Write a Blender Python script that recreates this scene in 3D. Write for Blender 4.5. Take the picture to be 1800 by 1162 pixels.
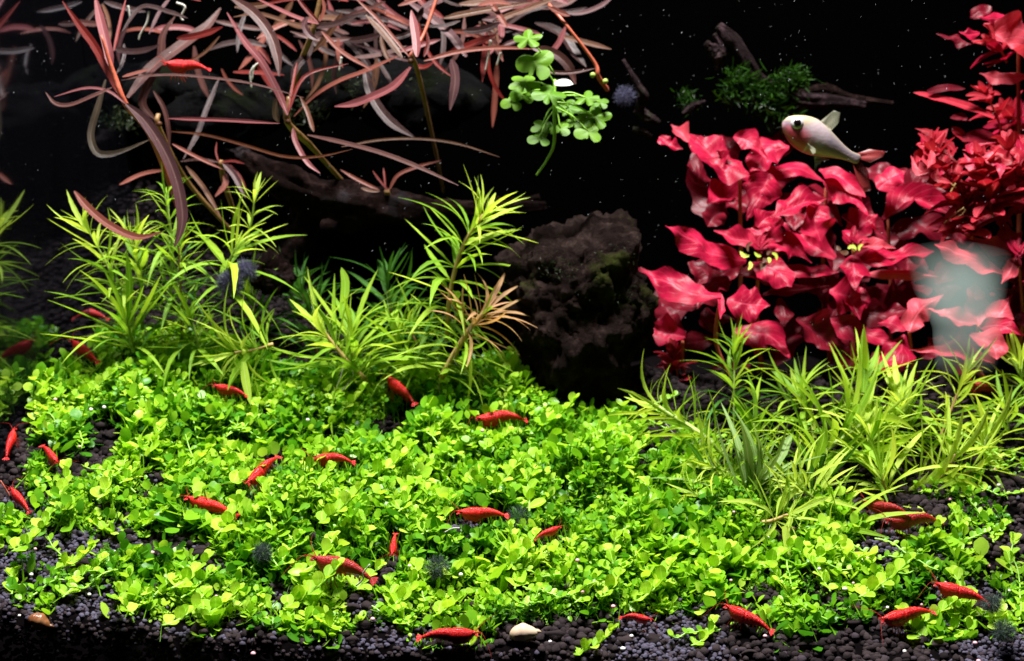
import bpy, math, random
import numpy as np
from mathutils import Vector, Matrix, Euler, noise

for o in list(bpy.data.objects): bpy.data.objects.remove(o)
S = 0.01                       # everything below is thought in centimetres
scene = bpy.context.scene
COL = scene.collection
rng = random.Random(7)
nr = np.random.default_rng(11)

# ------------------------------------------------------------------ camera
PITCH = math.radians(13)
CAM = Vector((0, -57, 27))
F = 2565.0
cd = bpy.data.cameras.new('camera'); cam = bpy.data.objects.new('camera', cd); COL.objects.link(cam)
cam.location = CAM * S
cam.rotation_euler = (math.radians(90) - PITCH, 0, 0)
cd.sensor_width = 36; cd.lens = 36 * F / 1800
cd.clip_start = 0.01; cd.clip_end = 50
cd.dof.use_dof = True; cd.dof.focus_distance = 0.65; cd.dof.aperture_fstop = 13
scene.camera = cam
# ------------------------------------------------------------------ world + lamp over the tank
w = bpy.data.worlds.new('World'); scene.world = w; w.use_nodes = True
w.node_tree.nodes['Background'].inputs[0].default_value = (0.55, 0.62, 0.8, 1)
w.node_tree.nodes['Background'].inputs[1].default_value = 0.006
def area(name, loc, sx, sy, power, col=(1, 0.98, 0.95), rot=(0, 0, 0)):
    d = bpy.data.lights.new(name, 'AREA'); d.shape = 'RECTANGLE'; d.size = sx * S; d.size_y = sy * S
    d.energy = power; d.color = col
    o = bpy.data.objects.new(name, d); COL.objects.link(o); o.location = Vector(loc) * S; o.rotation_euler = rot
    return o
area('aquarium_lamp', (2, 9, 115), 46, 12, 53.0, rot=(math.radians(3), 0, 0))
scene.view_settings.view_transform = 'Standard'
scene.view_settings.look = 'None'
scene.view_settings.exposure = 0.0
scene.view_settings.gamma = 1
scene.render.resolution_x = 1024; scene.render.resolution_y = 661
scene.render.engine = 'CYCLES'

# ------------------------------------------------------------------ projection helpers (a photo pixel to a place)
FW = Vector((0, math.cos(PITCH), -math.sin(PITCH))); UP = Vector((0, math.sin(PITCH), math.cos(PITCH))); RT = Vector((1, 0, 0))
def ray(px, py): return (FW * F + RT * (px - 900) - UP * (py - 581)).normalized()
def P(px, py, Y):
    d = ray(px, py); return CAM + d * ((Y - CAM.y) / d.y)
def pix(Y): return (Y + 57) * 1.03 / F             # cm per photo pixel at depth Y
def proj(x, y, z):                                 # numpy-friendly
    dx, dy, dz = x - CAM.x, y - CAM.y, z - CAM.z
    f = dy * math.cos(PITCH) - dz * math.sin(PITCH); u = dy * math.sin(PITCH) + dz * math.cos(PITCH)
    return 900 + F * dx / f, 581 - F * u / f
def sm(a, b, x):
    t = np.clip((x - a) / (b - a), 0, 1); return t * t * (3 - 2 * t)
def H(x, y):                                       # height of the substrate
    x = np.asarray(x, float); y = np.asarray(y, float)
    zf = np.interp(x, [-24, -20, -10, 0, 10, 22], [1.8, 1.5, 0.2, -0.3, -0.7, -1.0])
    t = np.clip(y / 24, 0, 1)
    z = zf * (1 - t) + 6.0 * t ** 0.92 + 1.3 * sm(-4, -18, x) * sm(6, 22, y)
    z = z - 5.0 * sm(22.5, 33, y) * sm(-20, -8, x)  # drop shaped to leave the ground behind the carpet unlit
    z = z + 11.0 * sm(24, 44, y) * sm(-3, -24, x)
    z = z + 0.22 * np.sin(x * .9 + 1.3) * np.cos(y * .7 + x * .25) + 0.12 * np.sin(x * 2.3 + y * 1.7)
    return z
def Hs(x, y): return float(H(x, y))
def G(px, py, lift=0.0):                           # where the ray through a pixel meets the substrate (+lift)
    d = ray(px, py); t = 45.0
    while t < 110:
        p = CAM + d * t
        if p.z <= Hs(p.x, p.y) + lift: break
        t += 0.1
    return CAM + d * t

# ------------------------------------------------------------------ mesh + object helpers
def mesh(name, V, Fc, smooth=True, rnd=None, uv=None):
    m = bpy.data.meshes.new(name)
    m.from_pydata([tuple(v) for v in V], [], Fc)
    if smooth: m.polygons.foreach_set('use_smooth', [True] * len(m.polygons))
    if rnd is not None:
        a = m.attributes.new('rnd', 'FLOAT', 'POINT'); a.data.foreach_set('value', rnd)
    if uv is not None:
        l = m.uv_layers.new(name='UVMap'); vi = np.empty(len(m.loops), int); m.loops.foreach_get('vertex_index', vi)
        l.data.foreach_set('uv', np.asarray(uv, float)[vi].ravel())
    m.update(); return m
def big_mesh(name, V, Q, rnd=None, k=4, smooth=True):   # V (n,3) cm, Q (m,k) ints
    m = bpy.data.meshes.new(name); V = np.asarray(V, np.float32) * S; Q = np.asarray(Q, np.int32)
    m.vertices.add(len(V)); m.vertices.foreach_set('co', V.ravel())
    m.loops.add(Q.size); m.loops.foreach_set('vertex_index', Q.ravel())
    m.polygons.add(len(Q)); m.polygons.foreach_set('loop_start', np.arange(len(Q), dtype=np.int32) * k)
    m.polygons.foreach_set('use_smooth', np.full(len(Q), smooth))
    m.update(calc_edges=True)
    if rnd is not None:
        a = m.attributes.new('rnd', 'FLOAT', 'POINT'); a.data.foreach_set('value', np.asarray(rnd, np.float32))
    m.validate(); return m
def link(name, data, mat=None, parent=None, loc=(0, 0, 0)):
    o = bpy.data.objects.new(name, data); COL.objects.link(o)
    if mat is not None and data is not None and not data.materials: data.materials.append(mat)
    o.location = loc
    if parent is not None: o.parent = parent
    return o
def part(name, V, Fc, mat, parent, **kw):               # V in cm, world coordinates
    off = parent.location if parent is not None else Vector((0, 0, 0))
    g = parent
    while g is not None and g.parent is not None: g = g.parent; off = off + g.location
    m = mesh(name, [Vector(v) * S - off for v in V], Fc, **kw)
    return link(name, m, mat, parent)
def thing(name, label, cat, loc, group=None):
    o = bpy.data.objects.new(name, None); COL.objects.link(o); o.location = Vector(loc) * S
    o.empty_display_size = 0.005
    tag(o, label, cat, group); return o
def tag(o, label=None, cat=None, group=None, kind=None):
    if label: o['label'] = label
    if cat: o['category'] = cat
    if group: o['group'] = group
    if kind: o['kind'] = kind
    return o

def smooth_pts(pts, n):                                 # Catmull-Rom through pts, n samples
    pts = [Vector(p) for p in pts]; m = len(pts) - 1
    if m == 1: return [pts[0].lerp(pts[1], i / (n - 1)) for i in range(n)]
    out = []
    for i in range(n):
        t = i / (n - 1) * m; k = min(int(t), m - 1); f = t - k
        p1, p2 = pts[k], pts[k + 1]
        p0 = pts[k - 1] if k > 0 else p1 * 2 - p2
        p3 = pts[k + 2] if k + 2 <= m else p2 * 2 - p1
        out.append(0.5 * ((2 * p1) + (p2 - p0) * f + (2 * p0 - 5 * p1 + 4 * p2 - p3) * f * f + (3 * p1 - p0 - 3 * p2 + p3) * f ** 3))
    return out
def tube(pts, rad, sides=6, n=None, ell=1.0):
    n = n or max(4, len(pts) * 3); c = smooth_pts(pts, n)
    if not hasattr(rad, '__len__'): rad = [rad, rad]
    V = []; Fc = []; prev = None
    for i, p in enumerate(c):
        t = (c[min(i + 1, n - 1)] - c[max(i - 1, 0)]).normalized()
        a = prev if prev is not None else (Vector((0, 0, 1)) if abs(t.z) < .9 else Vector((1, 0, 0)))
        a = (a - t * a.dot(t)).normalized(); prev = a; b = t.cross(a)
        r = float(np.interp(i / (n - 1), np.linspace(0, 1, len(rad)), rad))
        for s in range(sides):
            th = 2 * math.pi * s / sides; V.append(p + a * (math.cos(th) * r) + b * (math.sin(th) * r * ell))
    for i in range(n - 1):
        for s in range(sides):
            s2 = (s + 1) % sides; Fc.append((i * sides + s, i * sides + s2, (i + 1) * sides + s2, (i + 1) * sides + s))
    Fc.append(tuple(reversed(range(sides)))); Fc.append(tuple(range((n - 1) * sides, n * sides)))
    return V, Fc
def ribbon(center, width, normal, fold=0.25, wavy=0.0, n=12, m=5, prof=None, seed=0, curl=0.0):
    """blade along a centre line; width full width; prof(t) in 0..1"""
    c = smooth_pts(center, n); V = []; Fc = []; UV = []; r = random.Random(seed)
    ph = r.uniform(0, 6.28); fr = r.uniform(5, 9)
    prof = prof or (lambda t: max(0.04, math.sin(math.pi * min(1, .08 + .92 * t)) ** 0.6))
    for i, p in enumerate(c):
        t = i / (n - 1)
        T = (c[min(i + 1, n - 1)] - c[max(i - 1, 0)]).normalized()
        N = (normal - T * normal.dot(T))
        N = N.normalized() if N.length > 1e-4 else Vector((0, 0, 1))
        B = T.cross(N); hw = width * .5 * prof(t)
        for j in range(m):
            s = j / (m - 1) * 2 - 1
            wv = wavy * width * abs(s) ** 1.5 * (math.sin(fr * t + ph + (1.9 if s > 0 else 0)) + .5 * math.sin(2.3 * fr * t + ph * 2 + s))
            q_ = p + B * (hw * s); cr = width * .15 * (noise.noise(q_ * 1.3) + .35 * noise.noise(q_ * 3.2)) * min(1, t * 4) if wavy > .05 else 0
            V.append(q_ + B * (cr * .4) + N * (fold * hw * abs(s) - curl * hw * s * s + cr + wv * min(1, prof(t) * 1.5)))
            UV.append((j / (m - 1), t))
    for i in range(n - 1):
        for j in range(m - 1):
            a = i * m + j; Fc.append((a, a + 1, a + m + 1, a + m))
    return V, Fc, UV

# ------------------------------------------------------------------ materials
def newmat(name):
    m = bpy.data.materials.new(name); m.use_nodes = True; nt = m.node_tree
    for n in list(nt.nodes): nt.nodes.remove(n)
    return m, nt, nt.nodes.new('ShaderNodeOutputMaterial')
def ramp(nt, fac, stops):
    r = nt.nodes.new('ShaderNodeValToRGB'); cr = r.color_ramp
    while len(cr.elements) < len(stops): cr.elements.new(0.5)
    for e, (p, c) in zip(cr.elements, stops): e.position = p; e.color = (*c, 1)
    if fac is not None: nt.links.new(fac, r.inputs[0])
    return r.outputs[0]
def tex_noise(nt, scale, detail=3, rough=.6, vec=None):
    n = nt.nodes.new('ShaderNodeTexNoise'); n.inputs['Scale'].default_value = scale
    n.inputs['Detail'].default_value = detail; n.inputs['Roughness'].default_value = rough
    if vec is None:
        tc = nt.nodes.new('ShaderNodeTexCoord'); vec = tc.outputs['Object']
    nt.links.new(vec, n.inputs['Vector']); return n.outputs['Fac']
def mixc(nt, fac, a, b, mode='MIX'):
    m = nt.nodes.new('ShaderNodeMix'); m.data_type = 'RGBA'; m.blend_type = mode
    if hasattr(fac, 'is_linked') or hasattr(fac, 'links'): nt.links.new(fac, m.inputs[0])
    else: m.inputs[0].default_value = fac
    for k, v in ((6, a), (7, b)):
        if isinstance(v, tuple): m.inputs[k].default_value = (*v, 1)
        else: nt.links.new(v, m.inputs[k])
    return m.outputs[2]
def mth(nt, op, a, b=None, clamp=False):
    m = nt.nodes.new('ShaderNodeMath'); m.operation = op; m.use_clamp = clamp
    for k, v in ((0, a), (1, b)):
        if v is None: continue
        if isinstance(v, (int, float)): m.inputs[k].default_value = v
        else: nt.links.new(v, m.inputs[k])
    return m.outputs[0]
def bump(nt, h, strength=.5, dist=.001):
    b = nt.nodes.new('ShaderNodeBump'); b.inputs['Strength'].default_value = strength; b.inputs['Distance'].default_value = dist
    nt.links.new(h, b.inputs['Height']); return b.outputs[0]
def principled(nt, out, color, rough=.5, spec=.5, normal=None, sss=0):
    p = nt.nodes.new('ShaderNodeBsdfPrincipled')
    if isinstance(color, tuple): p.inputs['Base Color'].default_value = (*color, 1)
    else: nt.links.new(color, p.inputs['Base Color'])
    p.inputs['Roughness'].default_value = rough; p.inputs['Specular IOR Level'].default_value = spec
    if normal is not None: nt.links.new(normal, p.inputs['Normal'])
    if sss:
        p.inputs['Subsurface Weight'].default_value = sss; p.inputs['Subsurface Radius'].default_value = (1, .3, .2)
        p.inputs['Subsurface Scale'].default_value = .002
    if out is not None: nt.links.new(p.outputs[0], out.inputs[0])
    return p
def leafmat(name, stops, rnd='object', vein=None, transl=.35, tcol=None, rough=.42, nscale=300, spec=.2, tipcol=None, blotch=.35, veinw=.10, under=None):
    m, nt, out = newmat(name)
    if rnd == 'object':
        oi = nt.nodes.new('ShaderNodeObjectInfo'); f = oi.outputs['Random']
    else:
        a = nt.nodes.new('ShaderNodeAttribute'); a.attribute_name = 'rnd'; f = a.outputs['Fac']
    tc = nt.nodes.new('ShaderNodeTexCoord')
    n1 = tex_noise(nt, nscale, 3, .6, tc.outputs['Object'])
    fr = mth(nt, 'ADD', mth(nt, 'MULTIPLY', f, 1 - blotch), mth(nt, 'MULTIPLY', n1, blotch))
    col = ramp(nt, fr, stops)
    if vein or tipcol or nscale:
        uvn = nt.nodes.new('ShaderNodeSeparateXYZ'); nt.links.new(tc.outputs['UV'], uvn.inputs[0])
    nrm = None
    if vein:
        d = mth(nt, 'ABSOLUTE', mth(nt, 'SUBTRACT', uvn.outputs[0], .5))
        line = mth(nt, 'SUBTRACT', 1, mth(nt, 'DIVIDE', d, veinw, True), True)
        v2 = mth(nt, 'PINGPONG', mth(nt, 'ADD', mth(nt, 'MULTIPLY', uvn.outputs[1], 9), mth(nt, 'MULTIPLY', d, -5)), .5)
        side = mth(nt, 'MULTIPLY', mth(nt, 'SUBTRACT', 1, mth(nt, 'DIVIDE', v2, .10, True), True), .42)
        vf = mth(nt, 'MAXIMUM', mth(nt, 'MULTIPLY', line, .8), side)
        col = mixc(nt, vf, col, vein)
        nrm = bump(nt, mth(nt, 'ADD', mth(nt, 'MULTIPLY', n1, .8), mth(nt, 'MULTIPLY', vf, -1)), .35, .0006)
    else:
        nrm = bump(nt, n1, .3, .0005)
    if tipcol:
        tf = nt.nodes.new('ShaderNodeMapRange'); tf.inputs[1].default_value = .55; tf.inputs[2].default_value = 1.05
        nt.links.new(uvn.outputs[1], tf.inputs[0]); col = mixc(nt, tf.outputs[0], col, tipcol)
    p = principled(nt, None, col, rough, spec, nrm)
    if transl:
        t = nt.nodes.new('ShaderNodeBsdfTranslucent')
        nt.links.new(mixc(nt, 1.0, col, tcol or (1.6, 1.5, .9), 'MULTIPLY'), t.inputs[0])
        mx = nt.nodes.new('ShaderNodeMixShader'); mx.inputs[0].default_value = transl
        nt.links.new(p.outputs[0], mx.inputs[1]); nt.links.new(t.outputs[0], mx.inputs[2]); nt.links.new(mx.outputs[0], out.inputs[0])
    else: nt.links.new(p.outputs[0], out.inputs[0])
    return m
def simple(name, stops, rough=.6, spec=.4, nscale=200, bumps=.5, dist=.001, rnd=None, sss=0):
    m, nt, out = newmat(name); n1 = tex_noise(nt, nscale, 5, .65)
    f = n1
    if rnd == 'attr':
        a = nt.nodes.new('ShaderNodeAttribute'); a.attribute_name = 'rnd'; f = mth(nt, 'ADD', mth(nt, 'MULTIPLY', a.outputs['Fac'], .8), mth(nt, 'MULTIPLY', n1, .2))
    if rnd == 'object':
        a = nt.nodes.new('ShaderNodeObjectInfo'); f = mth(nt, 'ADD', mth(nt, 'MULTIPLY', a.outputs['Random'], .6), mth(nt, 'MULTIPLY', n1, .4))
    principled(nt, out, ramp(nt, f, stops), rough, spec, bump(nt, n1, bumps, dist), sss)
    return m

M = {}
M['carpet'] = leafmat('carpet_leaf', [(0, (.016, .10, .006)), (.3, (.075, .26, .010)), (.65, (.24, .48, .018)), (1, (.50, .69, .08))], rnd='attr', transl=.38, nscale=250, blotch=.2, rough=.32)
M['fine'] = leafmat('fine_carpet_leaf', [(0, (.025, .11, .008)), (.5, (.09, .24, .010)), (1, (.28, .46, .02))], rnd='attr', transl=.35, nscale=250, blotch=.2)
M['sprig'] = leafmat('sprig_leaf', [(0, (.16, .40, .014)), (.5, (.34, .58, .02)), (1, (.58, .76, .08))], vein=(.48, .72, .10), transl=.38, nscale=300, rough=.28)
M['cstem'] = simple('green_stem', [(0, (.14, .34, .02)), (1, (.34, .60, .08))], .4)
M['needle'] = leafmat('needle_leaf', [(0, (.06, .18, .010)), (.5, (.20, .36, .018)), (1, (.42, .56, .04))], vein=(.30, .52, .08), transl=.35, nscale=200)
M['needle_dark'] = leafmat('needle_leaf_dark', [(0, (.015, .07, .008)), (1, (.05, .16, .012))], vein=(.12, .30, .05), transl=.3, nscale=200)  # darker leaf copy; shade of the rear plants is put into its colour
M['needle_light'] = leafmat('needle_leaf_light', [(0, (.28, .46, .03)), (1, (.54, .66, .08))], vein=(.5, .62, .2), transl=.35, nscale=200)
M['needle_orange'] = leafmat('needle_leaf_orange', [(0, (.34, .20, .07)), (1, (.52, .26, .14))], vein=(.55, .42, .26), transl=.35, nscale=200)
M['needle_old'] = leafmat('needle_leaf_old', [(0, (.07, .12, .03)), (.6, (.16, .28, .06)), (1, (.34, .34, .2))], vein=(.3, .34, .18), transl=.25, nscale=500, blotch=.7)
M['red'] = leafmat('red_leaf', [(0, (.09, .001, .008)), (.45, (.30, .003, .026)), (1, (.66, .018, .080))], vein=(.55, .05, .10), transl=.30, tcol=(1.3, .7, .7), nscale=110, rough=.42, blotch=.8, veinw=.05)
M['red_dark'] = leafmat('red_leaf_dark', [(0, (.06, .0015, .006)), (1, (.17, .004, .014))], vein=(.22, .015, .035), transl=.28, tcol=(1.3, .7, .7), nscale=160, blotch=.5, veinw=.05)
M['red_pale'] = leafmat('red_leaf_pale', [(0, (.38, .03, .05)), (1, (.58, .07, .10))], vein=(.62, .14, .17), transl=.28, tcol=(1.3, .7, .7), nscale=160, blotch=.5, veinw=.06)
M['red_small'] = leafmat('small_red_leaf', [(0, (.20, .008, .013)), (.6, (.36, .012, .03)), (1, (.56, .035, .06))], vein=(.5, .08, .09), transl=.3, tcol=(1.3, .8, .7), nscale=300)
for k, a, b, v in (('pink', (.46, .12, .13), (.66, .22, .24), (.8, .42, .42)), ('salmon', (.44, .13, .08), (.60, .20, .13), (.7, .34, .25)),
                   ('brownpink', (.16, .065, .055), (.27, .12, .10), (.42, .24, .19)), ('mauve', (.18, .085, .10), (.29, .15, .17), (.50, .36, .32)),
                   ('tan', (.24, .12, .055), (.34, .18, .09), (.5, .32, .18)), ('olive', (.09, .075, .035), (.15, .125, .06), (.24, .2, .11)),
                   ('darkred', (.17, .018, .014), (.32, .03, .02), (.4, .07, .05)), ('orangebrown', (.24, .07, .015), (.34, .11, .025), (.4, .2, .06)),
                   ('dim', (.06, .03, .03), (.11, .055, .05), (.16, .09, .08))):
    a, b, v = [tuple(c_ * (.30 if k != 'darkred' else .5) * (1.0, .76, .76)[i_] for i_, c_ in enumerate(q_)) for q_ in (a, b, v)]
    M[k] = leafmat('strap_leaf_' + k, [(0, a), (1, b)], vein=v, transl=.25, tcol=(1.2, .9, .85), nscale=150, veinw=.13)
M['nstem'] = simple('tan_stem', [(0, (.28, .20, .06)), (1, (.46, .30, .12))], .45)
M['gstem'] = simple('yellow_green_stem', [(0, (.18, .30, .04)), (1, (.34, .42, .09))], .45)
M['rstem'] = simple('red_stem', [(0, (.30, .05, .03)), (1, (.48, .12, .06))], .45)
M['bstem'] = simple('brown_stem', [(0, (.14, .07, .02)), (1, (.26, .14, .05))], .5)
M['root'] = simple('pale_root', [(0, (.30, .28, .24)), (1, (.55, .53, .48))], .5)
M['clover'] = leafmat('lobed_leaf', [(0, (.05, .15, .006)), (1, (.13, .27, .012))], vein=(.24, .38, .04), transl=.3, nscale=300, veinw=.05)
M['soil'] = simple('substrate', [(0, (.0012, .001, .001)), (1, (.004, .003, .0035))], 1, 0, 400)
M['grain'] = simple('gravel_grain', [(0, (.003, .0022, .0026)), (.16, (.010, .007, .008)), (.45, (.034, .024, .026)), (.60, (.050, .043, .062)), (1, (.10, .092, .14))], .85, .08, 1500, .8, .0004, rnd='attr')
M['rock'] = None
M['back'] = simple('black_back_panel', [(0, (.0003, .0003, .0003)), (1, (.0005, .0005, .0005))], 1, 0, 5, 0)
M['black'] = simple('black_silicone', [(0, (.004, .004, .004)), (1, (.006, .006, .007))], .5, .2, 50, 0)
M['pellet_pink'] = simple('pink_pellet', [(0, (.62, .28, .34)), (1, (.75, .42, .46))], .6, .2, 300, .1)
M['pellet_white'] = simple('white_pellet', [(0, (.62, .58, .56)), (1, (.78, .74, .72))], .6, .2, 300, .1)
M['speck'] = simple('water_speck', [(0, (.25, .27, .32)), (1, (.5, .5, .55))], .5, .3, 50, 0)
M['fluff'] = leafmat('grey_algae', [(0, (.05, .05, .085)), (1, (.14, .135, .22))], transl=.4, tcol=(1, 1, 1.1), nscale=100)
M['fluff_dark'] = leafmat('dark_algae', [(0, (.03, .05, .04)), (1, (.08, .11, .10))], transl=.3, tcol=(1, 1, 1), nscale=100)
M['moss'] = leafmat('moss_frond', [(0, (.003, .016, .001)), (1, (.018, .06, .004))], rnd='attr', transl=.3, nscale=100)
M['darkmoss'] = leafmat('dark_moss', [(0, (.012, .018, .008)), (1, (.03, .042, .016))], rnd='attr', transl=.2, nscale=100)

def rockmat(name, cols, moss, mscale=25, bscale=90, thr=(.56, .68)):
    m, nt, out = newmat(name); tc = nt.nodes.new('ShaderNodeTexCoord'); v = tc.outputs['Object']
    base = ramp(nt, tex_noise(nt, bscale, 6, .7, v), cols)
    mask = tex_noise(nt, mscale, 4, .6, v)
    mr = nt.nodes.new('ShaderNodeMapRange'); mr.inputs[1].default_value = thr[0]; mr.inputs[2].default_value = thr[1]; nt.links.new(mask, mr.inputs[0])
    fine = tex_noise(nt, 700, 4, .7, v)
    col = mixc(nt, mr.outputs[0], base, moss)
    col = mixc(nt, .6, col, ramp(nt, fine, [(0.25, (.2, .2, .2)), (.75, (1.6, 1.6, 1.6))]), 'MULTIPLY')
    h = mth(nt, 'ADD', tex_noise(nt, 350, 6, .75, v), mth(nt, 'MULTIPLY', tex_noise(nt, 1200, 3, .7, v), .5))
    principled(nt, out, col, .9, .04, bump(nt, h, 1, .0025)); return m
M['rock'] = rockmat('lava_rock', [(.3, (.004, .0022, .002)), (.5, (.010, .0055, .0045)), (.74, (.042, .027, .024))], (.026, .031, .005))
M['stone_dim'] = rockmat('back_stone', [(.3, (.0006, .0006, .0008)), (.75, (.004, .0036, .0044))], (.004, .006, .0015), 18)
M['wood'] = rockmat('driftwood', [(.3, (.0015, .0008, .0006)), (.5, (.007, .003, .0025)), (.74, (.04, .022, .02))], (.02, .017, .02), 40)
M['woodp'] = rockmat('driftwood_purple', [(.25, (.010, .005, .006)), (.5, (.014, .008, .009)), (.72, (.085, .05, .06))], (.02, .03, .01), 40)

# ------------------------------------------------------------------ the setting
xs = np.linspace(-32, 32, 200); ys = np.concatenate([np.linspace(0, 26, 110), np.linspace(26.4, 46, 50)])
XX, YY = np.meshgrid(xs, ys); ZZ = H(XX, YY)
V = np.stack([XX, YY, ZZ], -1).reshape(-1, 3); nx, ny = len(xs), len(ys)
i, j = np.meshgrid(np.arange(nx - 1), np.arange(ny - 1)); a = (j * nx + i).ravel()
Q = np.stack([a, a + 1, a + nx + 1, a + nx], 1)
b0 = len(V); V = np.vstack([V, np.stack([xs, np.zeros(nx), np.full(nx, -5.0)], 1)])
k = np.arange(nx - 1); Q = np.vstack([Q, np.stack([b0 + k, b0 + k + 1, k + 1, k], 1)])
tag(link('substrate', big_mesh('substrate', V, Q), M['soil']), kind='structure')
def slab(x0, x1, y0, y1, z0, z1):
    return [(x0, y0, z0), (x1, y0, z0), (x1, y1, z0), (x0, y1, z0), (x0, y0, z1), (x1, y0, z1), (x1, y1, z1), (x0, y1, z1)], \
           [(0, 3, 2, 1), (4, 5, 6, 7), (0, 1, 5, 4), (1, 2, 6, 5), (2, 3, 7, 6), (3, 0, 4, 7)]
V_, F_ = slab(-45, 45, 46, 46.6, -5, 44)
tag(part('back_wall', V_, F_, M['back'], None, smooth=False), kind='structure')
# left glass side, mirror-like seen from inside the water
m, nt, out = newmat('side_glass'); gl = nt.nodes.new('ShaderNodeBsdfGlossy'); gl.inputs[0].default_value = (.30, .32, .36, 1); gl.inputs[1].default_value = .06
df = nt.nodes.new('ShaderNodeBsdfDiffuse'); df.inputs[0].default_value = (.0015, .0015, .0022, 1)
ad = nt.nodes.new('ShaderNodeAddShader'); nt.links.new(gl.outputs[0], ad.inputs[0]); nt.links.new(df.outputs[0], ad.inputs[1]); nt.links.new(ad.outputs[0], out.inputs[0])
def wx(y): return -26.0 + 0.045 * y
V_ = [(wx(-.2), -.2, -5), (wx(46), 46, -5), (wx(46) - .6, 46, -5), (wx(-.2) - .6, -.2, -5)]; V_ = V_ + [(x, y, 44) for x, y, z in V_]
tag(part('side_wall', V_, [(0, 1, 2, 3), (7, 6, 5, 4), (1, 0, 4, 5), (2, 1, 5, 6), (3, 2, 6, 7), (0, 3, 7, 4)], m, None, smooth=False), kind='structure')
def inside(x, y): return x > wx(y) + .15

# ------------------------------------------------------------------ where the carpet grows (outlines in the ground as seen)
POLY = [(125, 640), (190, 602), (330, 600), (430, 640), (520, 655), (640, 660), (750, 662), (830, 652), (900, 662), (955, 695), (1010, 722), (1090, 738), (1180, 760), (1260, 830), (1330, 880), (1500, 905),
        (1620, 870), (1720, 830), (1800, 800), (1830, 1090), (1760, 1105), (1640, 1120), (1585, 1060), (1500, 1095), (1400, 1110), (1330, 1105), (1250, 1050), (1150, 1070), (1080, 1090), (1010, 1075), (960, 1085),
        (900, 1095), (850, 1125), (730, 1130), (700, 1085), (640, 1085), (560, 1125), (480, 1110), (420, 1070), (350, 1110), (220, 1110), (200, 1060), (150, 1020), (80, 1075), (10, 1070), (40, 1010), (170, 985),
        (330, 960), (300, 930), (170, 940), (0, 975), (-20, 925), (60, 905), (40, 860), (75, 800), (60, 740), (85, 690)]
HOLES = [(90, 955, 90, 22), (290, 970, 90, 24), (120, 1000, 60, 14), (190, 785, 45, 35), (150, 830, 55, 26), (700, 775, 45, 30), (655, 1020, 50, 22), (640, 1060, 40, 16), (805, 945, 45, 22), (300, 880, 25, 12),
         (455, 860, 20, 14), (900, 1055, 45, 16), (1130, 815, 30, 22), (1170, 775, 30, 40), (1000, 880, 25, 10), (1560, 960, 60, 30), (1500, 985, 40, 22), (1640, 990, 30, 14), (1770, 850, 60, 40), (1775, 960, 50, 40),
         (1720, 1060, 40, 18), (1590, 900, 80, 25), (1340, 1055, 35, 14), (1430, 1020, 30, 12), (560, 690, 60, 14), (430, 735, 30, 12), (830, 690, 25, 15), (1480, 1065, 40, 12), (395, 905, 25, 8), (540, 940, 20, 8), (760, 1010, 25, 12)]
POLY = [(a_, b_ + (14 if b_ > 1040 else 0)) for a_, b_ in POLY]
def in_poly(px, py, poly):
    c = np.zeros(px.shape, bool); n = len(poly)
    for q in range(n):
        x1, y1 = poly[q]; x2, y2 = poly[(q + 1) % n]
        if y1 == y2: continue
        hit = ((y1 > py) != (y2 > py)) & (px < (x2 - x1) * (py - y1) / (y2 - y1) + x1); c ^= hit
    return c
def in_holes(px, py, k=1.0):
    h = np.zeros(px.shape, bool)
    for cx, cy, rx, ry in HOLES: h |= ((px - cx) / (rx * k)) ** 2 + ((py - cy) / (ry * k)) ** 2 < 1
    return h
def field(x, y, s, seed):                              # smooth pseudo-noise in numpy, about -1..1
    r = np.random.default_rng(seed); v = 0
    for q in range(7):
        a = r.uniform(0, 6.28); f = s * r.uniform(.6, 1.8); v = v + np.sin((x * math.cos(a) + y * math.sin(a)) * f + r.uniform(0, 6.28))
    return v / 3.2
def canopy(x, y):                                      # height of the carpet over the ground
    px, py = proj(x, y, H(x, y))
    h = 1.0 + .75 * field(x, y, .9, 5)
    for cx, cy, rx, ry, e in ((860, 820, 190, 90, 1.3), (1120, 990, 150, 70, .9), (300, 720, 170, 80, .8), (560, 1060, 110, 50, .4), (900, 720, 120, 40, .6), (250, 900, 120, 60, .3), (520, 900, 140, 70, .6)):
        h = h + e * np.exp(-((px - cx) / rx) ** 2 - ((py - cy) / ry) ** 2)
    h = h * (.55 + .45 * sm(1080, 980, py)) * (.6 + .4 * sm(1750, 1400, px))
    return np.clip(h, .35, 3)

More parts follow.
